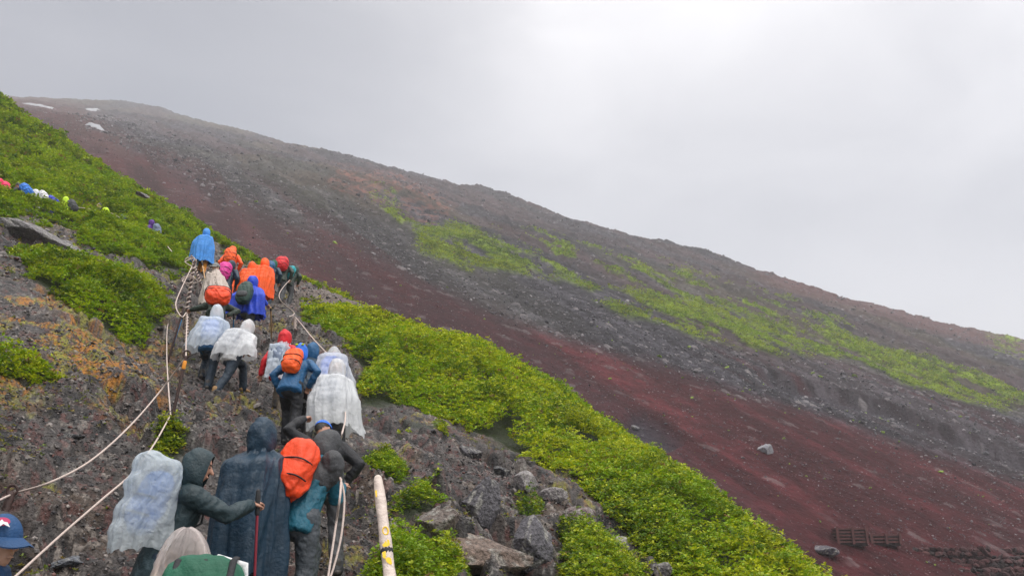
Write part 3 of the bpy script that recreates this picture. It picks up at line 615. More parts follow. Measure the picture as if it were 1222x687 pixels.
def hull(P):
    P = P[np.lexsort((P[:, 1], P[:, 0]))]
    def half(Q):
        h = []
        for p in Q:
            while len(h) > 1 and (h[-1][0] - h[-2][0]) * (p[1] - h[-2][1]) - (h[-1][1] - h[-2][1]) * (p[0] - h[-2][0]) <= 0: h.pop()
            h.append(p)
        return h
    a = half(P); b = half(P[::-1]); return np.array(a[:-1] + b[:-1])
def radial(H, c, nphi):
    a = np.arange(nphi) * 2 * math.pi / nphi; D = np.c_[np.cos(a), np.sin(a)]; A_ = H - c; B_ = np.roll(H, -1, 0) - c; E_ = B_ - A_
    r = np.zeros(nphi)
    for i in range(len(H)):
        den = D[:, 0] * E_[i, 1] - D[:, 1] * E_[i, 0]; den = np.where(np.abs(den) < 1e-9, 1e-9, den)
        t = (A_[i, 0] * E_[i, 1] - A_[i, 1] * E_[i, 0]) / den; u = (A_[i, 0] * D[:, 1] - A_[i, 1] * D[:, 0]) / den
        ok = (t > 0) & (u > -1e-6) & (u < 1 + 1e-6); r = np.where(ok, np.maximum(r, t), r)
    return r
def drape(name, sph, hem, mt, parent, seed=0, flare=.10, fold=.035, wind=(0, 0), hemvar=.08, crum=1.0, nphi=150, nz=64, tight=.0):
    """cloth hung over a set of spheres: every level is the hull of what lies above it, with folds growing downward"""
    g = np.random.default_rng(seed + 400); sph = np.array(sph); ztop = (sph[:, 2] + sph[:, 3]).max()
    a = np.arange(16) * 2 * math.pi / 16; ca = np.c_[np.cos(a), np.sin(a)]
    lv = ztop - (ztop - hem) * np.linspace(0.004, 1, nz) ** 1.25; Rg = np.zeros((nz, nphi)); Cg = np.zeros((nz, 2))
    for i, zz in enumerate(lv):
        pts = []
        for s_ in sph:
            if zz < s_[2]: rho = s_[3]
            elif zz < s_[2] + s_[3]: rho = math.sqrt(s_[3] ** 2 - (zz - s_[2]) ** 2)
            else: continue
            pts.append(s_[:2] + ca * rho)
        H = hull(np.concatenate(pts)); Cg[i] = (H.min(0) + H.max(0)) / 2; Rg[i] = radial(H, Cg[i], nphi)
    for _ in range(3):
        Rg = (np.roll(Rg, 1, 1) + 2 * Rg + np.roll(Rg, -1, 1)) / 4
        Rg[1:-1] = (Rg[:-2] + 2 * Rg[1:-1] + Rg[2:]) / 4; Cg[1:-1] = (Cg[:-2] + 2 * Cg[1:-1] + Cg[2:]) / 4
    ph = np.arange(nphi) * 2 * math.pi / nphi; t = np.linspace(0, 1, nz)[:, None]
    F_ = np.zeros((nz, nphi))
    for k in (3, 4, 5, 7, 9, 12, 16):
        F_ += g.normal(0, 1) / (1 + .06 * k) * np.cos(k * ph[None] + g.random() * 6.28 + g.normal(0, 1.4) * t + .6 * np.sin(3 * t * g.random() + ph[None] * 2))
    F_ = (1 - np.abs(np.tanh(F_ * .55)) * 2)
    fine = fbm(np.cos(ph)[None] * 3 + t * 2.2 + seed, np.sin(ph)[None] * 3 + t * 3.1, 4, 44 + seed) - .5
    fine2 = fbm(np.cos(ph)[None] * 9 + t * 1.2 + seed, np.sin(ph)[None] * 9 + t * 1.8, 3, 45 + seed) - .5
    A1 = np.broadcast_to(ph[None] * 4 / 1.0, (nz, nphi)); T1 = np.broadcast_to(t * (ztop - hem) * 4.5, (nz, nphi))
    def per(A_, T_, sc, sd_):
        # facets that close round the body: blend two samplings across the seam
        wA = sst(.78, 1.0, A_ / (2 * math.pi * 4)); o1 = worley(A_ * sc + T_ * sc * .35, T_ * sc * .6, sd_); o2 = worley((A_ - 2 * math.pi * 4) * sc + T_ * sc * .35, T_ * sc * .6, sd_)
        q1 = np.exp(-(o1[1] - o1[0]) / .16) - .5 * o1[0]; q2 = np.exp(-(o2[1] - o2[0]) / .16) - .5 * o2[0]; return q1 * (1 - wA) + q2 * wA
    cr = per(A1, T1, .26, seed + 5) * .034 + per(A1 + T1 * .5, T1, .55, seed + 9) * .012
    Rf = Rg + t ** 1.1 * (flare + fold * .8 * F_) + fine * .055 * (.4 + t) + fine2 * .012 * (.5 + t) - tight * t + cr * np.minimum(1, .25 + 2 * t) * crum
    hv = hem + hemvar * (fbm(np.cos(ph) * 1.3 + seed, np.sin(ph) * 1.3, 3, 50 + seed) - .5) * 2 - .03 * F_[-1]
    Z = ztop - (ztop - lv[:, None]) / (ztop - hem) * (ztop - hv[None]) + fine * .02
    X = Cg[:, :1] + Rf * np.cos(ph)[None] + wind[0] * t ** 2; Y = Cg[:, 1:] + Rf * np.sin(ph)[None] + wind[1] * t ** 2
    V_ = np.stack([X, Y, Z], -1).reshape(-1, 3); f = []
    i = np.arange(nz - 1)[:, None] * nphi + np.arange(nphi)[None]; j = np.arange(nz - 1)[:, None] * nphi + (np.arange(nphi)[None] + 1) % nphi
    f = np.stack([i, j, j + nphi, i + nphi], -1).reshape(-1, 4)
    o = newmesh(name, V_, f, mt, None, parent); return o
def hand(mb, w, d, up, side, s, curl=.9, fat=1.0):
    """palm, four unequal fingers and a thumb from wrist w along d; up = back of the hand"""
    d = unit(d); up = unit(up - d * np.dot(up, d)); lat = np.cross(d, up) * side; M = np.stack([lat, up, d], 1)
    mb.ell(w + d * .048 * s, (.041 * s, .017 * s, .052 * s), M, 12, 8, .8)
    for k, (o_, l_) in enumerate(((-.030, .062), (-.010, .074), (.010, .070), (.029, .054))):
        a = w + d * .088 * s + lat * o_ * s; l_ *= s
        d1 = unit(d * math.cos(curl * .6) - up * math.sin(curl * .6)); b = a + d1 * l_ * .5
        d2 = unit(d * math.cos(curl * 1.6) - up * math.sin(curl * 1.6)); c = b + d2 * l_ * .35; d3 = unit(d * math.cos(curl * 2.3) - up * math.sin(curl * 2.3)); e = c + d3 * l_ * .25
        mb.tube([a - d * .02 * s, a, b, c, e], [.0088 * s * fat, .0092 * s * fat, .0085 * s * fat, .0078 * s * fat, .007 * s * fat], 8)
    a = w + d * .022 * s - lat * .034 * s; t1 = unit(d * .62 - lat * .62 - up * .35); t2 = unit(d * .85 + lat * .05 - up * .5)
    mb.tube([a, a + t1 * .038 * s, a + t1 * .038 * s + t2 * .032 * s], [.0125 * s, .0108 * s * fat, .0085 * s * fat], 8)
def pxl(px, py, Y, base, hd):
    """local coordinates of the point seen at pixel (px, py) at depth Y"""
    return rotz(ray(px, py) * Y - base, -hd)
def person(label, key, H=1.68, lean=14, head=0, hyaw=0, hpitch=0, px=0, py=0, top='navy', trousers='trnavy', boots=None, hood=None, cap=None, hairc=True, cape=None, pack=None, lh=None, rh=None,
           step=(.24, -.16), crouch=.0, detail=1, skin=None, group='climbers queueing up the trail', base=None, peak=0., hoodmat=None, legsep=.11, dz=0., knee=None, packsize=(.17, .13, .27), packtilt=0., epole=None, capstyle='cap'):
    if key: px, py, _Y, H, lean, head, hpitch = STAND[key]
    hd = R(head); s = H / 1.70; Ln = R(lean); skin = skin or m_skin; boots = boots or m_boot
    sp = V3(0, math.sin(Ln), math.cos(Ln)); fw = V3(0, math.cos(Ln), -math.sin(Ln))
    plv = .93 * s * (1 - crouch); P0 = V3(0, -.06 * math.sin(Ln), plv)
    hl = Ln * .45 + R(hpitch); hup = V3(0, math.sin(hl), math.cos(hl))
    ofs_head = P0 + sp * .50 * s + hup * .20 * s
    topz = ofs_head[2] + .125 * s + .015
    if base is None and key: base = BASES[key]
    if base is None and False:
        t = np.linspace(2.6, 60, 1400); d = ray(px, py); o2 = rotz(V3(ofs_head[0], ofs_head[1], 0), hd)
        bx, by = d[0] * t - o2[0], t - o2[1]
        g_ = np.zeros_like(t)
        for ddx, ddy in ((0, 0), (.2, 0), (-.2, 0), (0, .25), (0, -.25)): g_ = g_ + terrain_near(bx + ddx, by + ddy) / 5
        q = g_ + dz + topz - d[2] * t; i = int(np.argmax(q > 0)); base = V3(bx[i], by[i], g_[i] + dz)
    base = np.array(base, float)
    if len(base) == 2: base = V3(base[0], base[1], gz(*base) + dz)
    # feet on the rock
    feet = []
    for sd_, st in ((-1, step[0]), (1, step[1])):
        w = rotz(V3(sd_ * legsep, st, 0), hd) + base; zz = gz(w[0], w[1]) - base[2]; zz = max(min(zz, .38), -.30); feet.append(V3(sd_ * legsep, st, zz + (dz if abs(dz) > .3 else 0)))
    low = min(f[2] for f in feet); P0 = P0.copy()
    reach = .90 * s
    for f in feet:
        a = f + V3(0, 0, .09 * s); dd = P0 - a; hz = math.hypot(dd[0], dd[1]); mxz = math.sqrt(max(reach ** 2 - hz ** 2, .2)) * .97
        P0[2] = min(P0[2], a[2] + mxz)
    root = empty('person', base, hd); tag(root, label, 'person', group)
    vx = .011 if detail > 1 else (.016 if detail == 1 else .022)
    chest = P0 + sp * .30 * s; neck = P0 + sp * .50 * s; hc = neck + hup * (.195 * s); sh = [neck - sp * .045 * s + V3(k * .175 * s, 0, 0) for k in (-1, 1)]
    hips = [P0 + V3(k * .095 * s, 0, -.03) for k in (-1, 1)]
    legs = []
    for i in (0, 1):
        ank = feet[i] + V3(0, -.02, .085 * s); kn, an = ik(hips[i], ank, .43 * s, .43 * s, V3((i * 2 - 1) * .15, 1, .25)); legs.append((hips[i], kn, an))
    hands = []
    for i, hh in ((0, lh), (1, rh)):
        if hh is None: hh = P0 + (V3((i * 2 - 1) * .13 * s, .27 * s, .12) if cape else V3((i * 2 - 1) * .23 * s, .18 * s, .0))
        elif len(hh) == 4 and hh[0] == 'px': hh = pxl(hh[1], hh[2], hh[3], base, hd)
        else: hh = P0 + np.array(hh, float) * s
        el, wr = ik(sh[i], np.array(hh), .30 * s, .27 * s, np.array(epole) if epole and i == 1 else V3((i * 2 - 1) * (.5 if cape else .8), -.6, -.7)); hands.append((sh[i], el, wr))
    # head frame
    hy = R(hyaw); f_ = rotz(V3(0, math.cos(hl), -math.sin(hl)), hy); u_ = rotz(hup, 0); u_ = unit(u_ - f_ * np.dot(u_, f_)); r_ = np.cross(f_, u_); HM = np.stack([r_, f_, u_], 1)
    def hp(x, y, z): return hc + HM @ (V3(x, y, z) * s)
    # body
    b = MB()
    b.tube([P0 - sp * .06 * s, P0 + sp * .08 * s, P0 + sp * .2 * s, chest + sp * .05 * s, neck - sp * .06 * s], [.135 * s, .130 * s, .122 * s, .142 * s, .10 * s], 16, (1, 0, 0), (1.08, .80))
    b.tube([neck - sp * .08 * s, neck + hup * .03 * s, hc - u_ * .05 * s], [.075 * s, .056 * s, .056 * s], 12)
    b.ell(hc, (.074 * s, .094 * s, .118 * s), HM, 20, 14); b.ell(hp(0, .02, -.062), (.050 * s, .066 * s, .052 * s), HM)
    b.tube([hp(0, .094, .012), hp(0, .116, -.022)], [.009 * s, .014 * s], 8); b.ell(hp(0, .094, -.058), (.022 * s, .010 * s, .008 * s), HM, 8, 6)
    for k in (-1, 1): b.ell(hp(k * .076, -.004, -.008), (.010 * s, .020 * s, .030 * s), HM, 8, 6); b.tube([sh[0 if k < 0 else 1], neck - sp * .03 * s], [.062 * s, .06 * s], 10)
    for i in (0, 1):
        a, k, c = hands[i]; b.tube([a, a * .5 + k * .5, k, k * .5 + c * .5, c], [.055 * s, .046 * s, .038 * s, .036 * s, .027 * s], 12)
        dd = unit(c - k); hand(b, c, unit(dd + V3(0, .25, -.1)), V3(0, .25, 1), 1 if i == 0 else -1, s * 1.02, 1.15, 1.0 if detail > 1 else 1.25)
        a, k, c = legs[i]; b.tube([a, a * .6 + k * .4, k, k * .6 + c * .4, c], [.088 * s, .076 * s, .054 * s, .052 * s, .036 * s], 12)
        b.tube([c + V3(0, -.04, -.045) * s, c + V3(0, .12, -.06) * s], [.034 * s, .028 * s], 10)
    blob(b, 'body', .0075 if detail > 1 else (.010 if detail == 1 else .013), skin, root, 1)
    for k in (-1, 1):
        e = MB(); e.ell(hp(k * .031, .086, .012), (.012 * s, .006 * s, .006 * s), HM, 8, 6); link('eye', e.mesh('eye'), m_eye, root)
        e = MB(); e.tube([hp(k * .016, .092, .034), hp(k * .048, .080, .034)], [.0045 * s, .004 * s], 6); link('eyebrow', e.mesh('eyebrow'), m_hair, root)
    if hairc and hood is None:
        h_ = MB(); h_.ell(hp(0, -.012, .018), (.084 * s, .098 * s, .118 * s), HM, 20, 12); me = h_.mesh('hair'); o = link('hair', me, m_hair, root)
        import bmesh
        bm = bmesh.new(); bm.from_mesh(me)
        bmesh.ops.delete(bm, geom=[v for v in bm.verts if (lambda l: l[2] < -.035 * s and l[1] > -.06 * s or (l[1] > .055 * s and l[2] < .065 * s))(HM.T @ (np.array(v.co[:]) - hc))], context='VERTS'); bm.to_mesh(me); bm.free()
    # trousers
    tm = C[trousers]; b = MB(); b.tube([P0 - sp * .05 * s + V3(0, 0, -.03), P0 + sp * .10 * s], [.158 * s, .148 * s], 16, (1, 0, 0), (1.06, .86))
    for a, k, c in legs: b.tube([a, a * .5 + k * .5, k, k * .5 + c * .5, c + V3(0, 0, -.02)], [.108 * s, .098 * s, .078 * s, .073 * s, .068 * s], 12)
    blob(b, 'trousers', vx, tm, root, 3, .010 * s, 13, 3 + int(px) % 40, .9)
    for a, k, c in legs:
        b = MB(); b.tube([c + V3(0, -.005, .06) * s, c + V3(0, -.012, -.02) * s], [.053 * s, .052 * s], 12); b.tube([c + V3(0, -.045, -.045) * s, c + V3(0, .05, -.045) * s, c + V3(0, .155, -.058) * s], [.044 * s, .050 * s, .038 * s], 12, (1, 0, 0), (1, .85))
        bo = blob(b, 'boot', vx * .8, boots, root, 2)
        b = MB(); b.ell(c + V3(0, .045, -.088) * s, (.052 * s, .150 * s, .014 * s), None, 16, 6, .7); link('sole', b.mesh('sole'), m_sole, bo)
    # jacket
    b = MB(); b.tube([P0 - sp * .17 * s + V3(0, .01, 0), P0 - sp * .05 * s, P0 + sp * .08 * s, P0 + sp * .2 * s, chest + sp * .06 * s, neck - sp * .05 * s], [.182 * s, .172 * s, .160 * s, .156 * s, .172 * s, .125 * s], 18, (1, 0, 0), (1.08, .84), .12)
    b.tube([neck - sp * .06 * s, neck + hup * .05 * s], [.10 * s, .078 * s], 14)
    for i, (a, k, c) in enumerate(hands):
        b.tube([neck - sp * .06 * s, a], [.09 * s, .082 * s], 12); b.tube([a, a * .5 + k * .5, k, k * .5 + c * .5, c - unit(c - k) * .01], [.084 * s, .072 * s, .062 * s, .056 * s, .044 * s], 12)
    blob(b, 'jacket', vx, C[top], root, 3, .012 * s, 12, 7 + int(px) % 50, .8)
    # hood / cap
    if hood:
        hk = 1.12 if cape else 1.0; rx, ry, rz_ = .110 * s * hk, .130 * s * hk, .145 * s * (1 + (hk - 1) * .5); nu, nv = 30, 18; V_ = []
        for i in range(nv + 1):
            te = R(48) + (math.pi - R(48)) * i / nv
            for k in range(nu):
                a = 2 * math.pi * k / nu; l = V3(rx * math.sin(te) * math.cos(a), ry * math.cos(te) * 1.0, rz_ * math.sin(te) * math.sin(a))
                if l[2] < 0: f2 = min(1, -l[2] / rz_); l[2] *= 1.55; l[0] *= 1 + .25 * f2; 
                if l[2] > 0: l[2] += peak * max(0, math.sin(a)) ** 3 * math.sin(te); l[1] -= peak * .3 * max(0, math.sin(a)) ** 2 * math.sin(te)
                w_ = (fbm(np.array([l[0] * 16 + px]), np.array([l[2] * 14 + l[1] * 12]), 3, 70)[0] - .5) * .028
                V_.append(hc + HM @ (l * (1 + w_ / .12) + V3(0, -.004, .004)))
        f = [(i * nu + k, i * nu + (k + 1) % nu, (i + 1) * nu + (k + 1) % nu, (i + 1) * nu + k) for i in range(nv) for k in range(nu)]
        o = newmesh('hood', V_, f, hoodmat or C.get(hood) or PL[hood], None, root)
    if cap:
        cm = C[cap]; b = MB(); V_ = []; nu, nv = 28, 10
        for i in range(nv + 1):
            te = math.pi / 2 * i / nv + .03
            for k in range(nu): a = 2 * math.pi * k / nu; V_.append(hp(.092 * math.sin(te) * math.cos(a), .110 * math.sin(te) * math.sin(a) - .004, .022 + .108 * math.cos(te)))
        f = [(i * nu + k, i * nu + (k + 1) % nu, (i + 1) * nu + (k + 1) % nu, (i + 1) * nu + k) for i in range(nv) for k in range(nu)]
        co = newmesh('cap', V_, f, cm, None, root)
        V_ = []; nu2 = 15
        for top_ in (1, 0):
            for j in range(6):
                for k in range(nu2):
                    a = math.pi * (.12 + .76 * k / (nu2 - 1)); ex_ = .085 * j / 5 * math.sin(a) ** .6
                    V_.append(hp((.092 + ex_ * .25) * math.cos(a), .108 * math.sin(a) + ex_ - .004, .026 - .35 * ex_ - .10 * abs(math.cos(a)) * ex_ / .085 * .3 - (0 if top_ else .005)))
        f = [(q * 6 * nu2 + j * nu2 + k, q * 6 * nu2 + j * nu2 + k + 1, q * 6 * nu2 + (j + 1) * nu2 + k + 1, q * 6 * nu2 + (j + 1) * nu2 + k) for q in (0, 1) for j in range(5) for k in range(nu2 - 1)]
        newmesh('brim', V_, f, cm, None, co)
        root['_cap'] = 1
    # pack under or over the cape
    TM = np.stack([V3(1, 0, 0), fw, sp], 1); pc = None; pk = None
    if pack:
        pr = packsize if (cape is None or key in ('K4', 'K6', 'E')) else (min(packsize[0], .14), .085, .20); pc = chest - fw * (.12 * s + pr[1]) + sp * (packtilt - (.12 if cape else 0))
        if cape is None or cape[0] in ('clear', 'pink', 'white', 'bluewhite') or True:
            b = MB(); b.ell(pc, (pr[0], pr[1], pr[2]), TM, 24, 16, .62); b.ell(pc + sp * pr[2] * .3, (pr[0] * .85, pr[1] * .85, pr[2] * .55), TM, 20, 12, .7)
            if cape is None: b.ell(pc - fw * pr[1] * .75 - sp * .07, (pr[0] * .7, pr[1] * .45, pr[2] * .5), TM, 16, 10, .7)
            pk = blob(b, 'backpack', .013 if detail else .018, C[pack], None, 2, .020, 9, int(px) % 13, .7); pk.location = base; pk.rotation_euler = (0, 0, hd)
            if cape is None:
                for zz in (-.45, .12):
                    st = MB(); n_ = 26; cc2 = pc + sp * pr[2] * zz
                    st.tube([cc2 + TM @ V3(pr[0] * 1.09 * math.copysign(abs(math.cos(q)) ** .62, math.cos(q)), pr[1] * 1.22 * math.copysign(abs(math.sin(q)) ** .62, math.sin(q)), 0) for q in np.linspace(math.pi, 2 * math.pi, n_)], [.007] * n_, 6); link('compression_strap', st.mesh('compression_strap'), C['black'], pk)
                st = MB(); a = pc + sp * pr[2] * .86 + fw * pr[1] * .3; st.tube([a + V3(-.035, 0, 0), a + V3(-.025, 0, .045), a + V3(.025, 0, .045), a + V3(.035, 0, 0)], [.008] * 4, 6); link('haul_loop', st.mesh('haul_loop'), C['black'], pk)
            for k in (-1, 1):
                st = MB()
                a = pc + fw * pr[1] * .9 + V3(k * .08 * s, 0, 0)
                st.tube([a + sp * .17 * s, neck - sp * .01 * s + V3(k * .095 * s, 0, 0) - fw * .05, neck - sp * .05 * s + V3(k * .10 * s, 0, 0) + fw * .13 * s, chest + V3(k * .125 * s, 0, 0) + fw * .155 * s, P0 + sp * .12 * s + V3(k * .16 * s, 0, 0) - fw * .02], [.018] * 5, 8, (1, 0, 0), (1, .35))
                link('strap', st.mesh('strap'), C['black'], pk)
    if cape:
        kind, hem = cape[0], cape[1] * s; kw = dict(cape[2]) if len(cape) > 2 else {}
        sph = []
        def cap_(a, b_, ra, rb, n=5):
            for q in np.linspace(0, 1, n): p_ = a + (b_ - a) * q; sph.append((*p_, ra + (rb - ra) * q))
        shw = kw.pop('shw', 1.0); mid_ = (sh[0] + sh[1]) / 2; cap_(mid_ + (sh[0] - mid_) * shw, mid_ + (sh[1] - mid_) * shw, .085 * s, .085 * s); cap_(neck - sp * .02, P0, .135 * s, .155 * s, 7); sph.append((*(neck + hup * .045), .105)); sph.append((*(neck + hup * .09), .085))
        if kw.pop('head', False): sph.append((*hc, .125)); sph.append((*(hc + hup * .05), .105)); sph.append((*(hc + hup * .10), .075)); sph.append((*(neck), .14))
        if kw.pop('arms', True):
            for a, k, c in hands: cap_(a, k, .088 * s, .07 * s)
        if kw.pop('fore', False):
            for a, k, c in hands: cap_(k, c, .08 * s, .055 * s)
        if pc is not None:
            for dx_ in (-.7, 0, .7):
                for dz_ in (-.8, -.3, .3, .85): sph.append((*(pc + TM @ V3(dx_ * pr[0], -pr[1] * .45, dz_ * pr[2])), .10 if shw == 1 else .045))
        o = drape(kw.pop('name', 'poncho'), sph, P0[2] - .93 * s + hem, PL.get(kind) or C[kind], root, int(px) % 97, **kw)
    PEOPLE.append((label, px, py, base.round(2)))
    root['_hc'] = 0
    for k in ('_hc', '_cap'):
        if k in root: del root[k]
    W3 = lambda v: Vector(rotz(np.array(v, float), hd) + base)
    return dict(root=root, base=base, hd=hd, hc=hc, hp=hp, HM=HM, W=W3, pack=pk, pc=pc, TM=TM, hands=hands, P0=P0, chest=chest, s=s, sp=sp, fw=fw)
def packtag(p, lb, cover=None, group='backpacks of the climbers'):
    tag(p['pack'], lb, 'backpack', group)
def world_tube(name, pts, rad, mt, lb=None, cat=None, group=None, n=10, parent=None):
    b = MB(); b.tube([np.array(p[:] if isinstance(p, Vector) else p) for p in pts], rad, n); o = link(name, b.mesh(name), mt, parent)
    if lb: tag(o, lb, cat, group)
    return o
m_pole = mat('red_pole_metal', (.22, .015, .03), .35, metal=.3); m_bpole = mat('blue_pole_metal', (.02, .22, .48), .35, metal=.3); m_wood = mat('pale_wood', (.55, .34, .17), .6, noise=.25, nscale=18); m_grip = mat('black_grip', (.02, .02, .022), .7)
def trek(lb, top, bot, mt, cat='trekking pole'):
    """pole with a grip, a wrist band, a basket and a tip"""
    top = np.array(top[:], float); bot = np.array(bot[:], float); d = unit(bot - top); L_ = np.linalg.norm(bot - top)
    o = empty('trekking_pole', Vector(bot)); tag(o, lb, cat, 'walking poles and staffs of the climbers')
    q = lambda k: top + d * k - bot
    world_tube('shaft', [q(.08), q(L_ * .5), q(L_ - .03)], [.011, .010, .008], mt, parent=o); world_tube('grip', [q(-.05), q(.0), q(.05), q(.11)], [.016, .020, .016, .018], m_grip, parent=o)
    world_tube('tip', [q(L_ - .04), q(L_)], [.007, .004], m_grip, parent=o); b = MB(); b.ell(q(L_ - .07), (.035, .035, .006)); link('basket', b.mesh('basket'), m_grip, o); return o
def staff(lb, top, bot, r=.016):
    top = np.array(top[:], float); bot = np.array(bot[:], float)
    o = empty('walking_staff', Vector(bot)); tag(o, lb, 'walking staff', 'walking poles and staffs of the climbers')
    world_tube('shaft', [top - bot, (top - bot) * .5 + V3(.004, 0, 0), V3(0, 0, 0)], [r, r * 1.05, r], m_wood, n=6, parent=o); b = MB(); b.tube([(top - bot) * .93, (top - bot) * .99], [r * 1.15, r * 1.15], 6); link('cap_band', b.mesh('cap_band'), m_grip, o); return o
def ground_under(p): return Vector((p[0], p[1], gz(p[0], p[1])))
# --- nearest climbers
A = person('person in a dark teal hooded jacket with plastic covered pack, gripping a red pole', 'A', hyaw=-22, top='dkgreen', trousers='trnavy', hood='dkgreen', pack='gblue', detail=2,
           rh=('px', 299, 602, 6.35), lh=(-.26, .2, .05), packsize=(.15, .10, .21), packtilt=.03)
packtag(A, 'blue backpack inside a large milky plastic bag on the dark teal hiker')
sph = [(*(A['pc'] + A['TM'] @ V3(a * .16, -.03 + c_ * .10, b_ * .24)), .085) for a in (-1, 0, 1) for b_ in (-1, -.4, .4, 1) for c_ in (-1, .6)]
o = drape('rain_cover', sph, A['pc'][2] - .30, PL['bag'], A['pack'], 5, flare=-.03, fold=.012, hemvar=.02, tight=.05, crum=1.2)
b = MB(); b.ell(A['pc'] + A['TM'] @ V3(-.06, -.17, .12), (.018, .012, .055), A['TM']); link('reflective_tab', b.mesh('reflective_tab'), C['lime'], A['pack'])
hnd = A['W'](A['hands'][1][2] + V3(0, .05, -.02)); gb = ground_under(hnd + Vector((.05, .05, 0)))
trek('red trekking pole gripped by the hiker in the dark teal jacket', hnd + Vector((0, 0, .07)), gb, m_pole)
B = person('person seen from behind in a long dark navy hooded poncho', 'B', top='navy', trousers='trnavy', hood='navy', pack='black', detail=2, cape=('navy', .40, dict(flare=.02, fold=.045, hemvar=.12, crum=.6)), peak=.02, packsize=(.15, .09, .25))
packtag(B, 'pack bulging under the long dark navy poncho')
D = person('person in a teal and grey rain jacket with dark hood, bending toward the rope', 'D', hyaw=-18, top='teal', trousers='trgrey', hood='grey', pack='redor', detail=2, rh=('px', 408, 580, 7.75), epole=(.35, -.5, -1), packsize=(.16, .12, .27))
packtag(D, 'bright orange red covered backpack of the hiker in the teal jacket')
b = MB(); # grey shoulder yoke
for k in (0, 1): a, e_, w_ = D['hands'][k]; b.tube([a + (a - e_) * .15, a, a * .62 + e_ * .38], [.092, .100, .088], 12)
b.tube([D['chest'] + D['sp'] * .16, D['chest'] + D['sp'] * .05], [.156, .190], 16, (1, 0, 0), (1.06, .84), .3); blob(b, 'shoulder_yoke', .013, C['grey'], D['root'], 2, .01, 12, 3)
E_ = person('person under a pale pinkish see-through rain hood at the bottom edge', 'E', top='yellow', trousers='grey', hood=None, pack='yellow', detail=2, cape=('pink', .95, dict(flare=.03, fold=.03, head=True, crum=1.2, arms=False)), packsize=(.13, .07, .20), packtilt=-.2)
packtag(E_, 'pack under the pale pinkish see-through poncho')
G_ = person('person in a blue cap with a red and white badge at the left edge', 'G', hyaw=0, top='capblue', trousers='trnavy', cap='capblue', detail=2, skin=m_skin2)
# badge on the front of the cap: a red oval with a white swooping shape
def onplane(c, ux, uy, nrm, pts, th_): 
    n = len(pts); V_ = [c + ux * a + uy * b_ + nrm * q for q in (0, th_) for a, b_ in pts]
    me = bpy.data.meshes.new('badge'); me.from_pydata([tuple(v) for v in V_], [], [tuple(range(n))[::-1], tuple(range(n, 2 * n))] + [(i, (i + 1) % n, n + (i + 1) % n, n + i) for i in range(n)]); me.update(); return me
fwd = G_['HM'][:, 1]; up_ = G_['HM'][:, 2]; rt = G_['HM'][:, 0]
side = unit(fwd * .62 + rt * .62 + up_ * .42); ux = unit(np.cross(up_, side)); uy = unit(np.cross(side, ux)); cb = G_['hp'](.062, .075, .078) + side * .010
bd = link('badge', onplane(cb, ux, uy, side, [(.030 * math.cos(a), .019 * math.sin(a) + .008) for a in np.linspace(0, 6.28, 18)[:-1]], .004), mat('badge_red', (.45, .02, .10), .6), G_['root'], False)
link('badge_mark', onplane(cb + side * .0045, ux, uy, side, [(-.034, -.004), (-.012, .004), (-.004, .016), (.006, .006), (.020, .004), (.034, -.018), (.016, -.010), (.006, -.004), (-.004, -.016), (-.010, -.006)], .003), C['white'], bd, False)
# large green backpack top at the bottom edge, worn by the pink-hooded person
b = MB(); pb = E_['hc'] + V3(.20, -.45, -.25); TM = E_['TM']
b.ell(pb, (.20, .14, .28), TM, 24, 16, .6); gp = blob(b, 'backpack', .011, C['green'], None, 3, .01, 10, 5); gp.location = E_['base']; gp.rotation_euler = (0, 0, E_['hd']); tag(gp, 'green backpack with black straps and pale piping at the bottom edge', 'backpack', 'backpacks of the climbers')
for x0 in (-.14, -.02, .11):
    b = MB(); b.tube([pb + TM @ V3(x0, .12, .20), pb + TM @ V3(x0 + .02, .03, .285), pb + TM @ V3(x0 + .03, -.10, .24), pb + TM @ V3(x0 + .02, -.15, .05)], [.017] * 4, 8, (1, 0, 0), (1, .5)); link('strap', b.mesh('strap'), C['black'], gp)
b = MB(); b.tube([pb + TM @ V3(.19, .08, .12), pb + TM @ V3(.17, .04, .25), pb + TM @ V3(.05, .0, .285)], [.008, .022, .010], 10); link('piping', b.mesh('piping'), C['white'], gp)
# --- second rank
K1 = person('person in a bright blue cap and black jacket just behind the teal jacket hiker', 'K1', hyaw=-60, top='black', trousers='grey', cap='brblue', lh=('px', 362, 500, 8.9), detail=1)
K2 = person('person under the largest white plastic poncho, right side of the queue', 'K2', top='white', trousers='grey', hood='white', hoodmat=PL['white'], pack='lilac', cape=('white', .62, dict(flare=.05, fold=.045, hemvar=.12, wind=(.08, 0))), peak=.02, detail=1)
packtag(K2, 'pack under the largest white plastic poncho on the right')
K3 = person('person in blue jacket and lime striped blue hat with an orange pack', 'K3', top='dblue', trousers='black', hood='brblue', pack='orange', detail=1, lh=(-.25, .22, -.05), packsize=(.13, .10, .21))
packtag(K3, 'orange backpack under clear film right of the lime striped blue hat')
for k in (-1, 1): b = MB(); b.ell(K3['hp'](k * .05, -.112, .08), (.025, .016, .014), K3['HM']); link('reflective_stripe', b.mesh('reflective_stripe'), C['lime'], K3['root'])
K4 = person('person in a clear grey plastic poncho over a blue pack, hood up', 'K4', top='grey', trousers='black', hood='clear', pack='brblue', cape=('clear', .72, dict(flare=.04, fold=.04)), peak=.04, detail=1, packsize=(.18, .14, .28))
packtag(K4, 'blue pack seen through the clear grey plastic poncho')
K5 = person('person in a plain dark blue hat mostly hidden behind the orange pack', 'K5', top='navy', trousers='black', hood='dblue', detail=1)
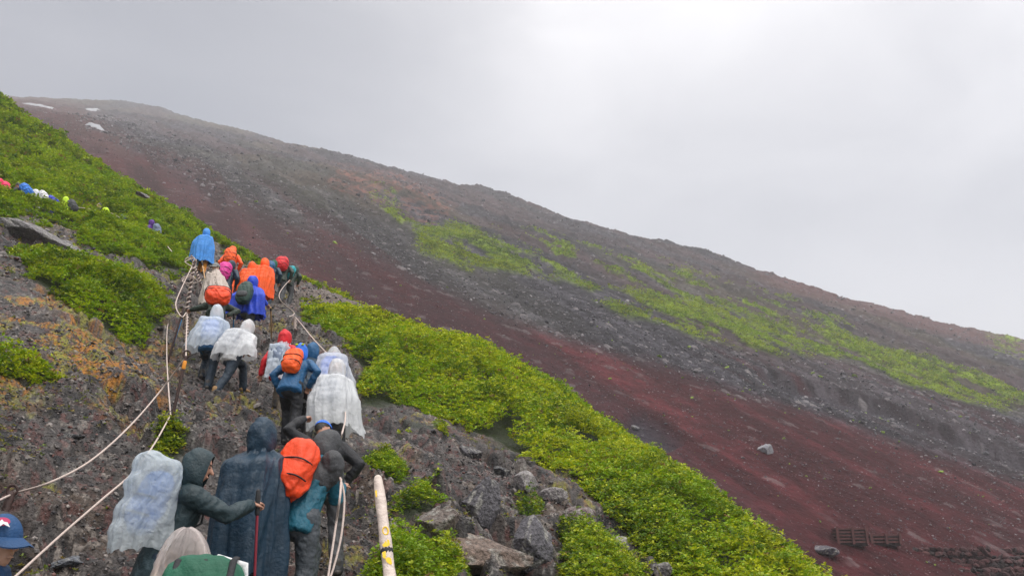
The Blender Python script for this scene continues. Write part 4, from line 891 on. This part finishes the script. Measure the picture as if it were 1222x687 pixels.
K6 = person('person in a red jacket and red hood with a white film over the pack', 'K6', top='red', trousers='khaki', boots=m_boot, hood='red', pack='lilac', detail=1, cape=('bluewhite', .80, dict(arms=False, shw=.4, flare=.02, fold=.03, name='rain_cover', hemvar=.12)), packsize=(.13, .12, .25), lh=(-.38, .04, -.06), rh=(.38, .04, -.06))
packtag(K6, 'pale pack under white film on the red jacket hiker')
K7 = person('person in a white cape and navy trousers, stepping up in tan boots', 'K7', top='white', trousers='trnavy', boots=m_tan, hood='white', hoodmat=PL['white'], step=(.42, -.42), crouch=.06, cape=('white', .93, dict(flare=.03, fold=.045, hemvar=.12, arms=True)), pack='lilac', packsize=(.12, .08, .2), peak=.02, detail=1)
packtag(K7, 'pack under the white cape of the climber in tan boots')
K8 = person('person in a bluish white plastic cape and dark trousers beside the rope posts', 'K8', top='dblue', trousers='trnavy', hood='bluewhite', step=(.10, -.25), cape=('bluewhite', .86, dict(flare=.03, fold=.045, hemvar=.13, wind=(-.10, 0))), pack='gblue', packsize=(.14, .09, .22), peak=.03, detail=1)
packtag(K8, 'pack under the bluish white cape beside the rope posts')
# --- third rank
M1 = person('person bending low under an orange red covered pack, reaching left for the rope', 'M1', top='olive', trousers='trnavy', hood='olive', pack='redor', lh=('px', 222, 371, 17), detail=1, packsize=(.24, .16, .30))
packtag(M1, 'wide orange red covered pack of the hiker bending low')
M2 = person('person in a beige plastic poncho and grey cap looking back down the trail', 'M2', hyaw=92, top='khaki', trousers='grey', cap='greycap', pack=None, lh=('px', 249, 334, 19.8), cape=('beige', .60, dict(flare=.05, fold=.045, arms=True)), detail=1, skin=m_skin2)
M3 = person('person in a wide royal blue poncho carrying a dark green pack', 'M3', top='blue', trousers='trgrey', hood='blue', lh=(-.40, .15, .10), rh=(.40, .15, .10), cape=('blue', .74, dict(flare=.06, fold=.06, hemvar=.12)), pack=None, detail=1)
b = MB(); TM = M3['TM']; pb = M3['chest'] - M3['fw'] * .34 - M3['sp'] * .17 + V3(.04, 0, 0); b.ell(pb, (.17, .13, .25), TM, 24, 16, .65); b.ell(pb + M3['sp'] * .20, (.15, .12, .12), TM); gp = blob(b, 'backpack', .014, C['pine'], None, 3, .014, 10, 5); gp.location = M3['base']; gp.rotation_euler = (0, 0, M3['hd']); tag(gp, 'dark green pack with a grey pocket on the royal blue poncho', 'backpack', 'backpacks of the climbers')
b = MB(); b.ell(pb - M3['fw'] * .11 - M3['sp'] * .08, (.13, .06, .08), TM, 16, 10, .7); link('pocket', b.mesh('pocket'), C['grey'], gp)
M4 = person('person in orange rain suit, left one of the pair behind the royal blue poncho', 'M4', top='orange', trousers='orange', hood='orange', pack='redor', cape=('orange', .72, dict(flare=.04, fold=.03)), detail=1); packtag(M4, 'pack under the left one of the paired orange rain suits')
M5 = person('person in orange rain suit, right one of the pair behind the royal blue poncho', 'M5', top='orange', trousers='orange', hood='orange', pack='orange', cape=('orange', .50, dict(flare=.03, fold=.03)), detail=1); packtag(M5, 'pack under the right one of the paired orange rain suits')
M6 = person('person turning back in an orange hood, topmost orange suit in the queue', 'M6', hyaw=50, top='orange', trousers='orange', hood='orange', pack='orange', detail=1); packtag(M6, 'orange covered pack of the topmost orange suit')
M7 = person('person in a navy hood and navy sleeves with a magenta covered pack', 'M7', top='navy', trousers='trnavy', hood='navy', pack='pink', detail=1); packtag(M7, 'magenta covered backpack among the orange suits')
M8 = person('person in dark clothes almost hidden by a round red covered pack', 'M8', top='olive', trousers='grey', hood='olive', pack='red', detail=1, packsize=(.21, .16, .27), packtilt=.1); packtag(M8, 'round bright red covered backpack at the top of the queue')
M9 = person('person in a dark teal hood just left of the red covered pack', 'M9', top='navy', trousers='trnavy', hood='green', pack='dblue', detail=1); packtag(M9, 'dark blue pack of the hiker in the dark teal hood')
M10 = person('person in a dark jacket with a turquoise pack, rightmost at the top of the queue', 'M10', top='olive', trousers='grey', hood='olive', pack='turq', detail=1); packtag(M10, 'turquoise backpack, rightmost at the top of the queue')
M11 = person('person in a sky blue poncho and orange gaiters standing above the queue by the posts', 'M11', top='sky', trousers='mustard', hood='sky', pack='black', cape=('sky', .42, dict(flare=.03, fold=.04)), detail=1, lh=(-.32, .25, .1)); packtag(M11, 'pack under the sky blue poncho')
# --- the file of hikers in the shrubs, far left
FG = 'hikers crossing the shrub covered hillside'
def tr(px):
    xs = [p[0] for p in TRENCH_PX]; i = max(0, min(len(xs) - 2, int(np.searchsorted(xs, px)) - 1)); k = (px - xs[i]) / (xs[i + 1] - xs[i]); return np.array(trench[i]) * (1 - k) + np.array(trench[i + 1]) * k
def far(label, px, py, head, **k):
    """standing in the sunken path: depth chosen so that the head top shows where the photograph has it"""
    p = tr(px); d = ray(px, py); z = d[2] * p[1]; 
    ln = k.get('lean', 14); b_ = standing(px, py, p[1], 1.66, ln, head, 0); return person(label, None, px=px, py=py, head=head, H=1.66, detail=0, group=FG, base=b_, **k)
N1 = far('person with a rounded pink red pack at the far left edge of the photo', 0, 213, 80, top='rose', trousers='black', hood='rose', lean=20, pack='rose'); packtag(N1, 'rounded pink red pack at the far left edge')
N2 = far('person bending under a mid blue pack, leftmost blue in the shrubs', 22, 218, 85, top='black', trousers='black', lean=34, pack='gblue', packsize=(.2, .15, .28)); packtag(N2, 'mid blue covered pack, leftmost blue in the shrubs')
N3 = far('person in white, bending between two blue packs in the shrubs', 43, 226, 85, top='white', trousers='black', hood='white', lean=30, pack='white', packsize=(.19, .15, .28)); packtag(N3, 'whitish covered pack between two blue ones')
N4 = far('person bending under a deep blue pack behind the hiker in white', 54, 233, 85, top='dplue', trousers='black', hood='dplue', lean=46, pack='dplue'); packtag(N4, 'deep blue covered pack behind the hiker in white')
N5 = far('person in a bright lime hooded jacket deep in the shrubs', 79, 235, 85, top='lime', trousers='black', hood='lime', lean=24, pack='grey'); packtag(N5, 'dark pack of the hiker in the lime jacket')
N6 = far('bareheaded person in black with a lime covered pack, face turned to the camera', 119, 242, 110, hyaw=45, top='black', trousers='black', lean=12, pack='lime', skin=m_skin2); packtag(N6, 'lime covered pack of the bareheaded hiker')
N7 = far('person in a grey green jacket sunk behind the shrubs', 148, 255, 85, top='sage', trousers='black', hood='sage', lean=18, pack='black'); packtag(N7, 'small black pack of the hiker in grey green')
N8 = far('person in a purple hooded jacket with a grey blue pack', 182, 257, 84, top='purple', trousers='black', hood='purple', lean=10, pack='lilac'); packtag(N8, 'grey blue backpack of the purple hooded hiker')
for q in PEOPLE: print(q)
# ------------------------------------------------------------------ walking staffs and poles of the second rank
tp = pt(241, 312, 20.2); staff('long wooden staff held by the hiker in the grey cap', tp, Vector((tp.x + .55, tp.y - .3, gz(tp.x + .55, tp.y - .3))))
h_ = K6['W'](K6['hands'][0][2]); a_ = pt(323, 367, K6['base'][1] + .5); b_ = hit(324, 404); staff('pale wooden staff just left of the red jacket hiker', a_, b_)
a_ = pt(279, 376, 15.6); staff_b = hit(277, 425); trek('light blue trekking pole between the two white caped climbers', a_, staff_b, m_bpole)
a_ = pt(219, 374, 15.4); trek('light blue trekking pole slanting beside the left rope post', a_, hit(203, 424), m_bpole)
# ------------------------------------------------------------------ rope posts and ropes
m_iron = mat('rusty_iron', (.045, .022, .018), .7, noise=.5, nscale=25, bump=.4, bscale=60); m_rope = mat('white_rope', (.55, .45, .40), .8, noise=.15, nscale=40, bump=.8, bscale=120); m_tape = mat('orange_tape', (.75, .28, .02), .6)
PG = 'iron rope posts along the trail'; RG = 'white guide ropes along the trail'
def post(lb, bpx, tpx, ring=True, wrap=False, tape=False, r=.02, Y=None):
    b0 = hit(*bpx); t0 = pt(tpx[0], tpx[1], (Y or b0.y) + (0 if Y else .05)); o = empty('rope_post', b0); tag(o, lb, 'post', PG); l = t0 - b0; L_ = l.length; u = l / L_
    world_tube('shaft', [u * -.25, l * .5, l], [r, r, r * .95], m_iron, parent=o)
    if ring:
        b = MB(); R_ = .045; pts = [np.array((l + u * R_ * .9 + Vector((R_ * math.cos(a), 0, R_ * math.sin(a))))[:]) for a in np.linspace(0, 6.0, 15)]; b.tube(pts, [.012] * len(pts), 8); link('ring', b.mesh('ring'), m_iron, o)
    if wrap:
        b = MB(); n_ = 46; sd_ = np.array(Vector((0, 1, 0)).cross(u).normalized()[:]); s2 = np.array(u[:]); s3 = np.cross(s2, sd_); pts = [np.array((l * (.25 + .72 * k / n_))[:]) + (r + .012) * (sd_ * math.cos(k * 1.35) + s3 * math.sin(k * 1.35)) for k in range(n_)]
        b.tube(pts, [.017] * n_, 7); link('rope_binding', b.mesh('rope_binding'), m_rope, o)
    if tape: world_tube('tape_band', [l * .82, l * .92], [r * 1.25, r * 1.25], m_tape, parent=o)
    return t0, b0
def rp(px, py, k=.93):
    p = hit(px, py); return p * k
def rope(lb, pts, r=.0095, sag=None, jit=.0):
    P = [np.array(p[:]) for p in pts]; Q = []
    n = len(P); 
    for i in range(n - 1):
        p0 = P[max(i - 1, 0)]; p1 = P[i]; p2 = P[i + 1]; p3 = P[min(i + 2, n - 1)]
        for k in range(10):
            t = k / 10; Q.append(.5 * ((2 * p1) + (-p0 + p2) * t + (2 * p0 - 5 * p1 + 4 * p2 - p3) * t * t + (-p0 + 3 * p1 - 3 * p2 + p3) * t ** 3))
    Q.append(P[-1]); b = MB(); b.tube(Q, [r] * len(Q), 8); o = link('rope', b.mesh('rope'), m_rope); tag(o, lb, 'rope', RG); return o
tA, bA = post('short iron post with a ring at the left edge above the blue cap', (6, 612), (13, 590), True, r=.035)
tB, bB = post('thin rusty iron post with an orange band, tied by two ropes, left of the queue', (205, 500), (222, 426), True, tape=True)
tC, bC = post('dark iron post leaning beside the light blue pole', (200, 432), (219, 368), False)
tD, bD = post('iron post thickly bound in white rope at the top of the left rope line', (219, 392), (232, 312), False, wrap=True, r=.022)
tE, bE = post('upright post wound in white rope next to the leaning dark post', (222, 424), (223, 374), False, wrap=True, r=.014)
tF, bF = post('short iron post right of the queue behind the red jacket hiker', (352, 398), (352, 378), False, wrap=True, r=.015)
tG, bG = post('iron post at the top right of the queue by the turquoise pack', (352, 352), (350, 330), False, wrap=True, r=.02)
tH, bH = post('iron post with rope by the right hand of the teal jacket hiker', (407, 600), (406, 526), False, wrap=True, r=.014)
tI, bI = post('post leaning among the tangled ropes below the sky blue poncho', (243, 350), (228, 304), False, wrap=True, r=.018)
rope('long sagging upper rope from the left edge post to the post with the orange band', [pt(-30, 612, 6.0), tA, rp(60, 575, .90), rp(110, 548, .92), rp(155, 508, .93), rp(190, 468, .93), tB])
rope('long lower rope rising from the bottom left corner to the foot of the banded post', [pt(-10, 712, 5.3), rp(20, 686, .92), rp(75, 636, .92), rp(120, 597, .92), rp(160, 562, .93), rp(185, 528, .95), bB + Vector((0, -.05, .05))])
rope('rope rising steeply from the foot of the banded post to the dark leaning post', [bB + Vector((0, -.05, .04)), rp(201, 462, .95), rp(199, 420, .95), rp(201, 385, .95), tC - Vector((0, .1, .1))])
rope('rope looping down from the bound post to the post ring', [tD - Vector((0, .1, .15)), pt(213, 352, 15.6), pt(210, 366, 14.8), pt(217, 378, 13.8), tE, pt(222, 410, 12.2), tB])
gT = np.random.default_rng(3)
for k, lb in enumerate(('tangled rope coil at the head of the left rope line', 'tangled rope loop hanging lowest beside the bound post')):
    c_ = [pt(228, 312, 19.0), pt(226, 334, 17.6), pt(216, 306, 19.6)][k]; pts = []
    for j in range(14):
        a = j * 1.15 + k; q = (.15, .15, .2)[k]; pts.append(c_ + Vector((q * math.cos(a) * gT.uniform(.6, 1.1), .12 * math.sin(a * 1.7), q * .8 * math.sin(a) * gT.uniform(.5, 1.1))))
    rope(lb, pts, .011)
rope('rope running down the right side of the queue behind the red jacket hiker', [tG, pt(333, 352, 20), tF + Vector((-.2, .6, .3)), pt(345, 378, 16.5), tF, pt(372, 402, 14.6), pt(404, 440, 13.2), pt(412, 490, 11.6), pt(408, 518, 8.6), tH])
rope('double hanging rope under the hand of the teal jacket hiker, left strand', [tH, pt(407, 575, 7.3), pt(401, 625, 7.1), pt(393, 678, 6.9), pt(390, 700, 6.8)], .0095)
rope('double hanging rope under the hand of the teal jacket hiker, right strand', [pt(406, 570, 7.32), pt(411, 595, 7.25), pt(407, 640, 7.1), pt(397, 680, 6.95), pt(388, 702, 6.8)], .009)
rope('thin rope crossing the shrubs behind the hikers on the far left', [pt(205, 300, 24), tr(186).tolist() + [tr(186) @ [0, 0] + ray(190, 284)[2] * tr(186)[1]], list(tr(150)) + [ray(150, 268)[2] * tr(150)[1]], list(tr(125)) + [ray(130, 254)[2] * tr(125)[1]], list(tr(82)) + [ray(88, 247)[2] * tr(82)[1]]], .012)
# ------------------------------------------------------------------ wrapped staff at the bottom
m_wrap = mat('white_plastic_wrap', (.80, .68, .60), .35, noise=.1, nscale=14, bump=.5, bscale=30, transl=.2, spec=.5); m_yel = mat('yellow_print', (.85, .55, .02), .5)
t_ = pt(451, 571, 2.9); bt = pt(474, 760, 2.72); bt2 = bt + (bt - t_) * 1.0; 
o = empty('wrapped_staff', bt2); tag(o, 'hexagonal staff wrapped in pale plastic with yellow print and a black band', 'wrapped staff')
b = MB(); n_ = 24; pts = [np.array((t_ * (1 - k / n_) + bt2 * (k / n_) - bt2)[:]) for k in range(n_ + 1)]; b.tube(pts, [.014] + [.0175 + .0014 * math.sin(k * 1.9) + .0004 * k for k in range(n_)], 10); link('wrapping', b.mesh('wrapping'), m_wrap, o)
bk = MB(); ax = np.array((bt2 - t_).normalized()[:]); q = lambda k: np.array((t_ * (1 - k) + bt2 * k - bt2)[:])
bk.tube([q(.240), q(.246)], [.0205, .0205], 12); link('band', bk.mesh('band'), m_grip, o)
tc_ = -unit(np.array((t_)[:])); 
sx = unit(np.cross(ax, tc_)); fr = unit(np.cross(sx, ax)); 
if np.dot(fr, tc_) < 0: fr = -fr
c_ = q(.185) + fr * .0185 - sx * .004; b = MB(); b.tube([c_ + sx * .0085 * math.cos(a) - ax * .013 * math.sin(a) - fr * .002 * abs(math.cos(a)) for a in np.linspace(0, 6.1, 18)], [.0028] * 18, 6); link('yellow_print', b.mesh('yellow_print'), m_yel, o)
for kk, ox, prof in ((.228, -.002, [(-.010, .012), (-.002, .016), (.006, .006), (.014, .000), (.010, -.008), (-.004, -.008), (-.011, -.003)]), (.262, .006, [(-.003, .014), (.008, .012), (.009, -.004), (.002, -.012), (-.002, -.002)]), (.278, -.001, [(-.010, .004), (.000, .010), (.008, .006), (.005, -.006), (-.006, -.016), (-.011, -.014)]), (.058, .011, [(-.003, .014), (.003, .012), (.003, -.012), (-.001, -.010)])):
    c_ = q(kk) + fr * (.0182 if abs(ox) < .01 else .0150) + sx * ox; link('yellow_print', onplane(c_, sx, -ax, fr, prof, .0012), m_yel, o, False)
# ------------------------------------------------------------------ slatted crates and stone terraces low on the scree
m_rust = mat('rusty_slats', (.085, .030, .028), .8, noise=.4, nscale=3); m_dark = mat('crate_fill', (.035, .02, .02), .9, noise=.5, nscale=2, bump=.8, bscale=3)
def box(mb, c, sx_, sy_, sz_):
    b0 = mb.n(); mb.v += [np.array(c) + V3(i * sx_, j * sy_, k * sz_) / 2 for i in (-1, 1) for j in (-1, 1) for k in (-1, 1)]
    mb.f += [tuple(b0 + q for q in f) for f in ((0, 1, 3, 2), (4, 6, 7, 5), (0, 4, 5, 1), (2, 3, 7, 6), (0, 2, 6, 4), (1, 5, 7, 3))]
def crate(lb, x0, x1, y0, y1, ns):
    p = hitfar((x0 + x1) / 2, y1) + Vector((0, -.3, .15)); Y = p.y; w = (x1 - x0) / 1000 * Y; h = (y1 - y0) / 1000 * Y; o = empty('slatted_crate', p); o.rotation_euler = (0, 0, R(-6)); tag(o, lb, 'crate', 'slatted retaining crates on the red scree')
    b = MB(); box(b, (0, .7, h / 2 - .15), w - .1, 1.2, h); link('fill', b.mesh('fill'), m_dark, o, False)
    b = MB()
    for k in range(ns): box(b, (0, 0, h * (k + .5) / ns), w, .10, h / ns * .5)
    link('slats', b.mesh('slats'), m_rust, o, False)
    for x_ in (-w / 2, w / 2 - .1, 0):
        b = MB(); box(b, (x_, -.08, h / 2), .14, .12, h * 1.08); link('upright', b.mesh('upright'), m_rust, o, False)
    b = MB(); 
    for k in range(ns): box(b, (-w / 2 - .02, .65, h * (k + .5) / ns), .1, 1.2, h / ns * .55)
    link('side_slats', b.mesh('side_slats'), m_rust, o, False)
crate('taller slatted rusty crate with three bays, the left one of the pair', 1000, 1034, 633, 651, 5)
crate('lower slatted rusty crate touching the right end of the taller one', 1040, 1073, 640, 651, 3)
m_wall = mat('dry_stone', attr='Col', rough=.9, noise=.4, nscale=2.5, bump=.7, bscale=5)
def wall(lb, x0, x1, ya, yb, seed):
    g = np.random.default_rng(seed); p = hitfar((x0 + x1) / 2, yb); Y = p.y; P_ = []; n = int((x1 - x0) / 1000 * Y / .42); rows = max(2, int((yb - ya) / 1000 * Y / .26))
    for k in range(rows):
        for j in range(n): P_.append(((j + .5 * (k % 2)) * .42 - n * .21 + g.normal(0, .05), g.normal(0, .06) + k * .05, k * .25 + g.normal(0, .02)))
    P_ = np.array(P_); cl = lerp(np.array([[.014, .009, .010]]), np.array([[.075, .026, .026]]), g.random(len(P_)))
    o = stones('stone_terrace', P_, np.full(len(P_), .31), cl, 1, m_wall, seed); o.location = p + Vector((0, 0, .1)); tag(o, lb, 'retaining wall', 'low dry stone retaining walls at the bottom right')
wall('uppermost and longest low stone retaining wall, right of the crates', 1055, 1182, 652, 662, 71)
wall('second low stone retaining wall below the longest one', 1075, 1225, 664, 671, 72)
wall('short low stone wall at the right edge level with the longest one', 1186, 1250, 654, 662, 73)
wall('third low stone retaining wall down at the bottom right', 1062, 1250, 671, 676, 75)
wall('lowest low stone retaining wall at the bottom right corner', 1100, 1250, 679, 687, 74)
# ------------------------------------------------------------------ thin mountain air
def haze():
    m = bpy.data.materials.new('mountain_haze'); m.use_nodes = True; t = m.node_tree; t.nodes.clear()
    o = t.nodes.new('ShaderNodeOutputMaterial'); v = t.nodes.new('ShaderNodeVolumePrincipled')
    v.inputs['Density'].default_value = .00065; v.inputs['Color'].default_value = (.93, .94, .97, 1); v.inputs['Anisotropy'].default_value = .15
    t.links.new(v.outputs[0], o.inputs['Volume'])
    zs = []; lo = [1e9] * 3; hi = [-1e9] * 3
    for n in ('ground', 'mountain'):
        me = bpy.data.objects[n].data; a = np.empty(len(me.vertices) * 3, np.float32); me.vertices.foreach_get('co', a); a = a.reshape(-1, 3)
        lo = np.minimum(lo, a.min(0)); hi = np.maximum(hi, a.max(0))
    lo = np.minimum(lo, -20) - 1; hi = np.maximum(hi, 10) + 2
    V_ = [(x, y, z) for x in (lo[0], hi[0]) for y in (lo[1], hi[1]) for z in (lo[2], hi[2])]
    o_ = newmesh('haze', V_, [(0, 1, 3, 2), (4, 6, 7, 5), (0, 4, 5, 1), (2, 3, 7, 6), (0, 2, 6, 4), (1, 5, 7, 3)], m, smooth=False)
    tag(o_, kind='stuff'); print('haze box', lo, hi)
haze()
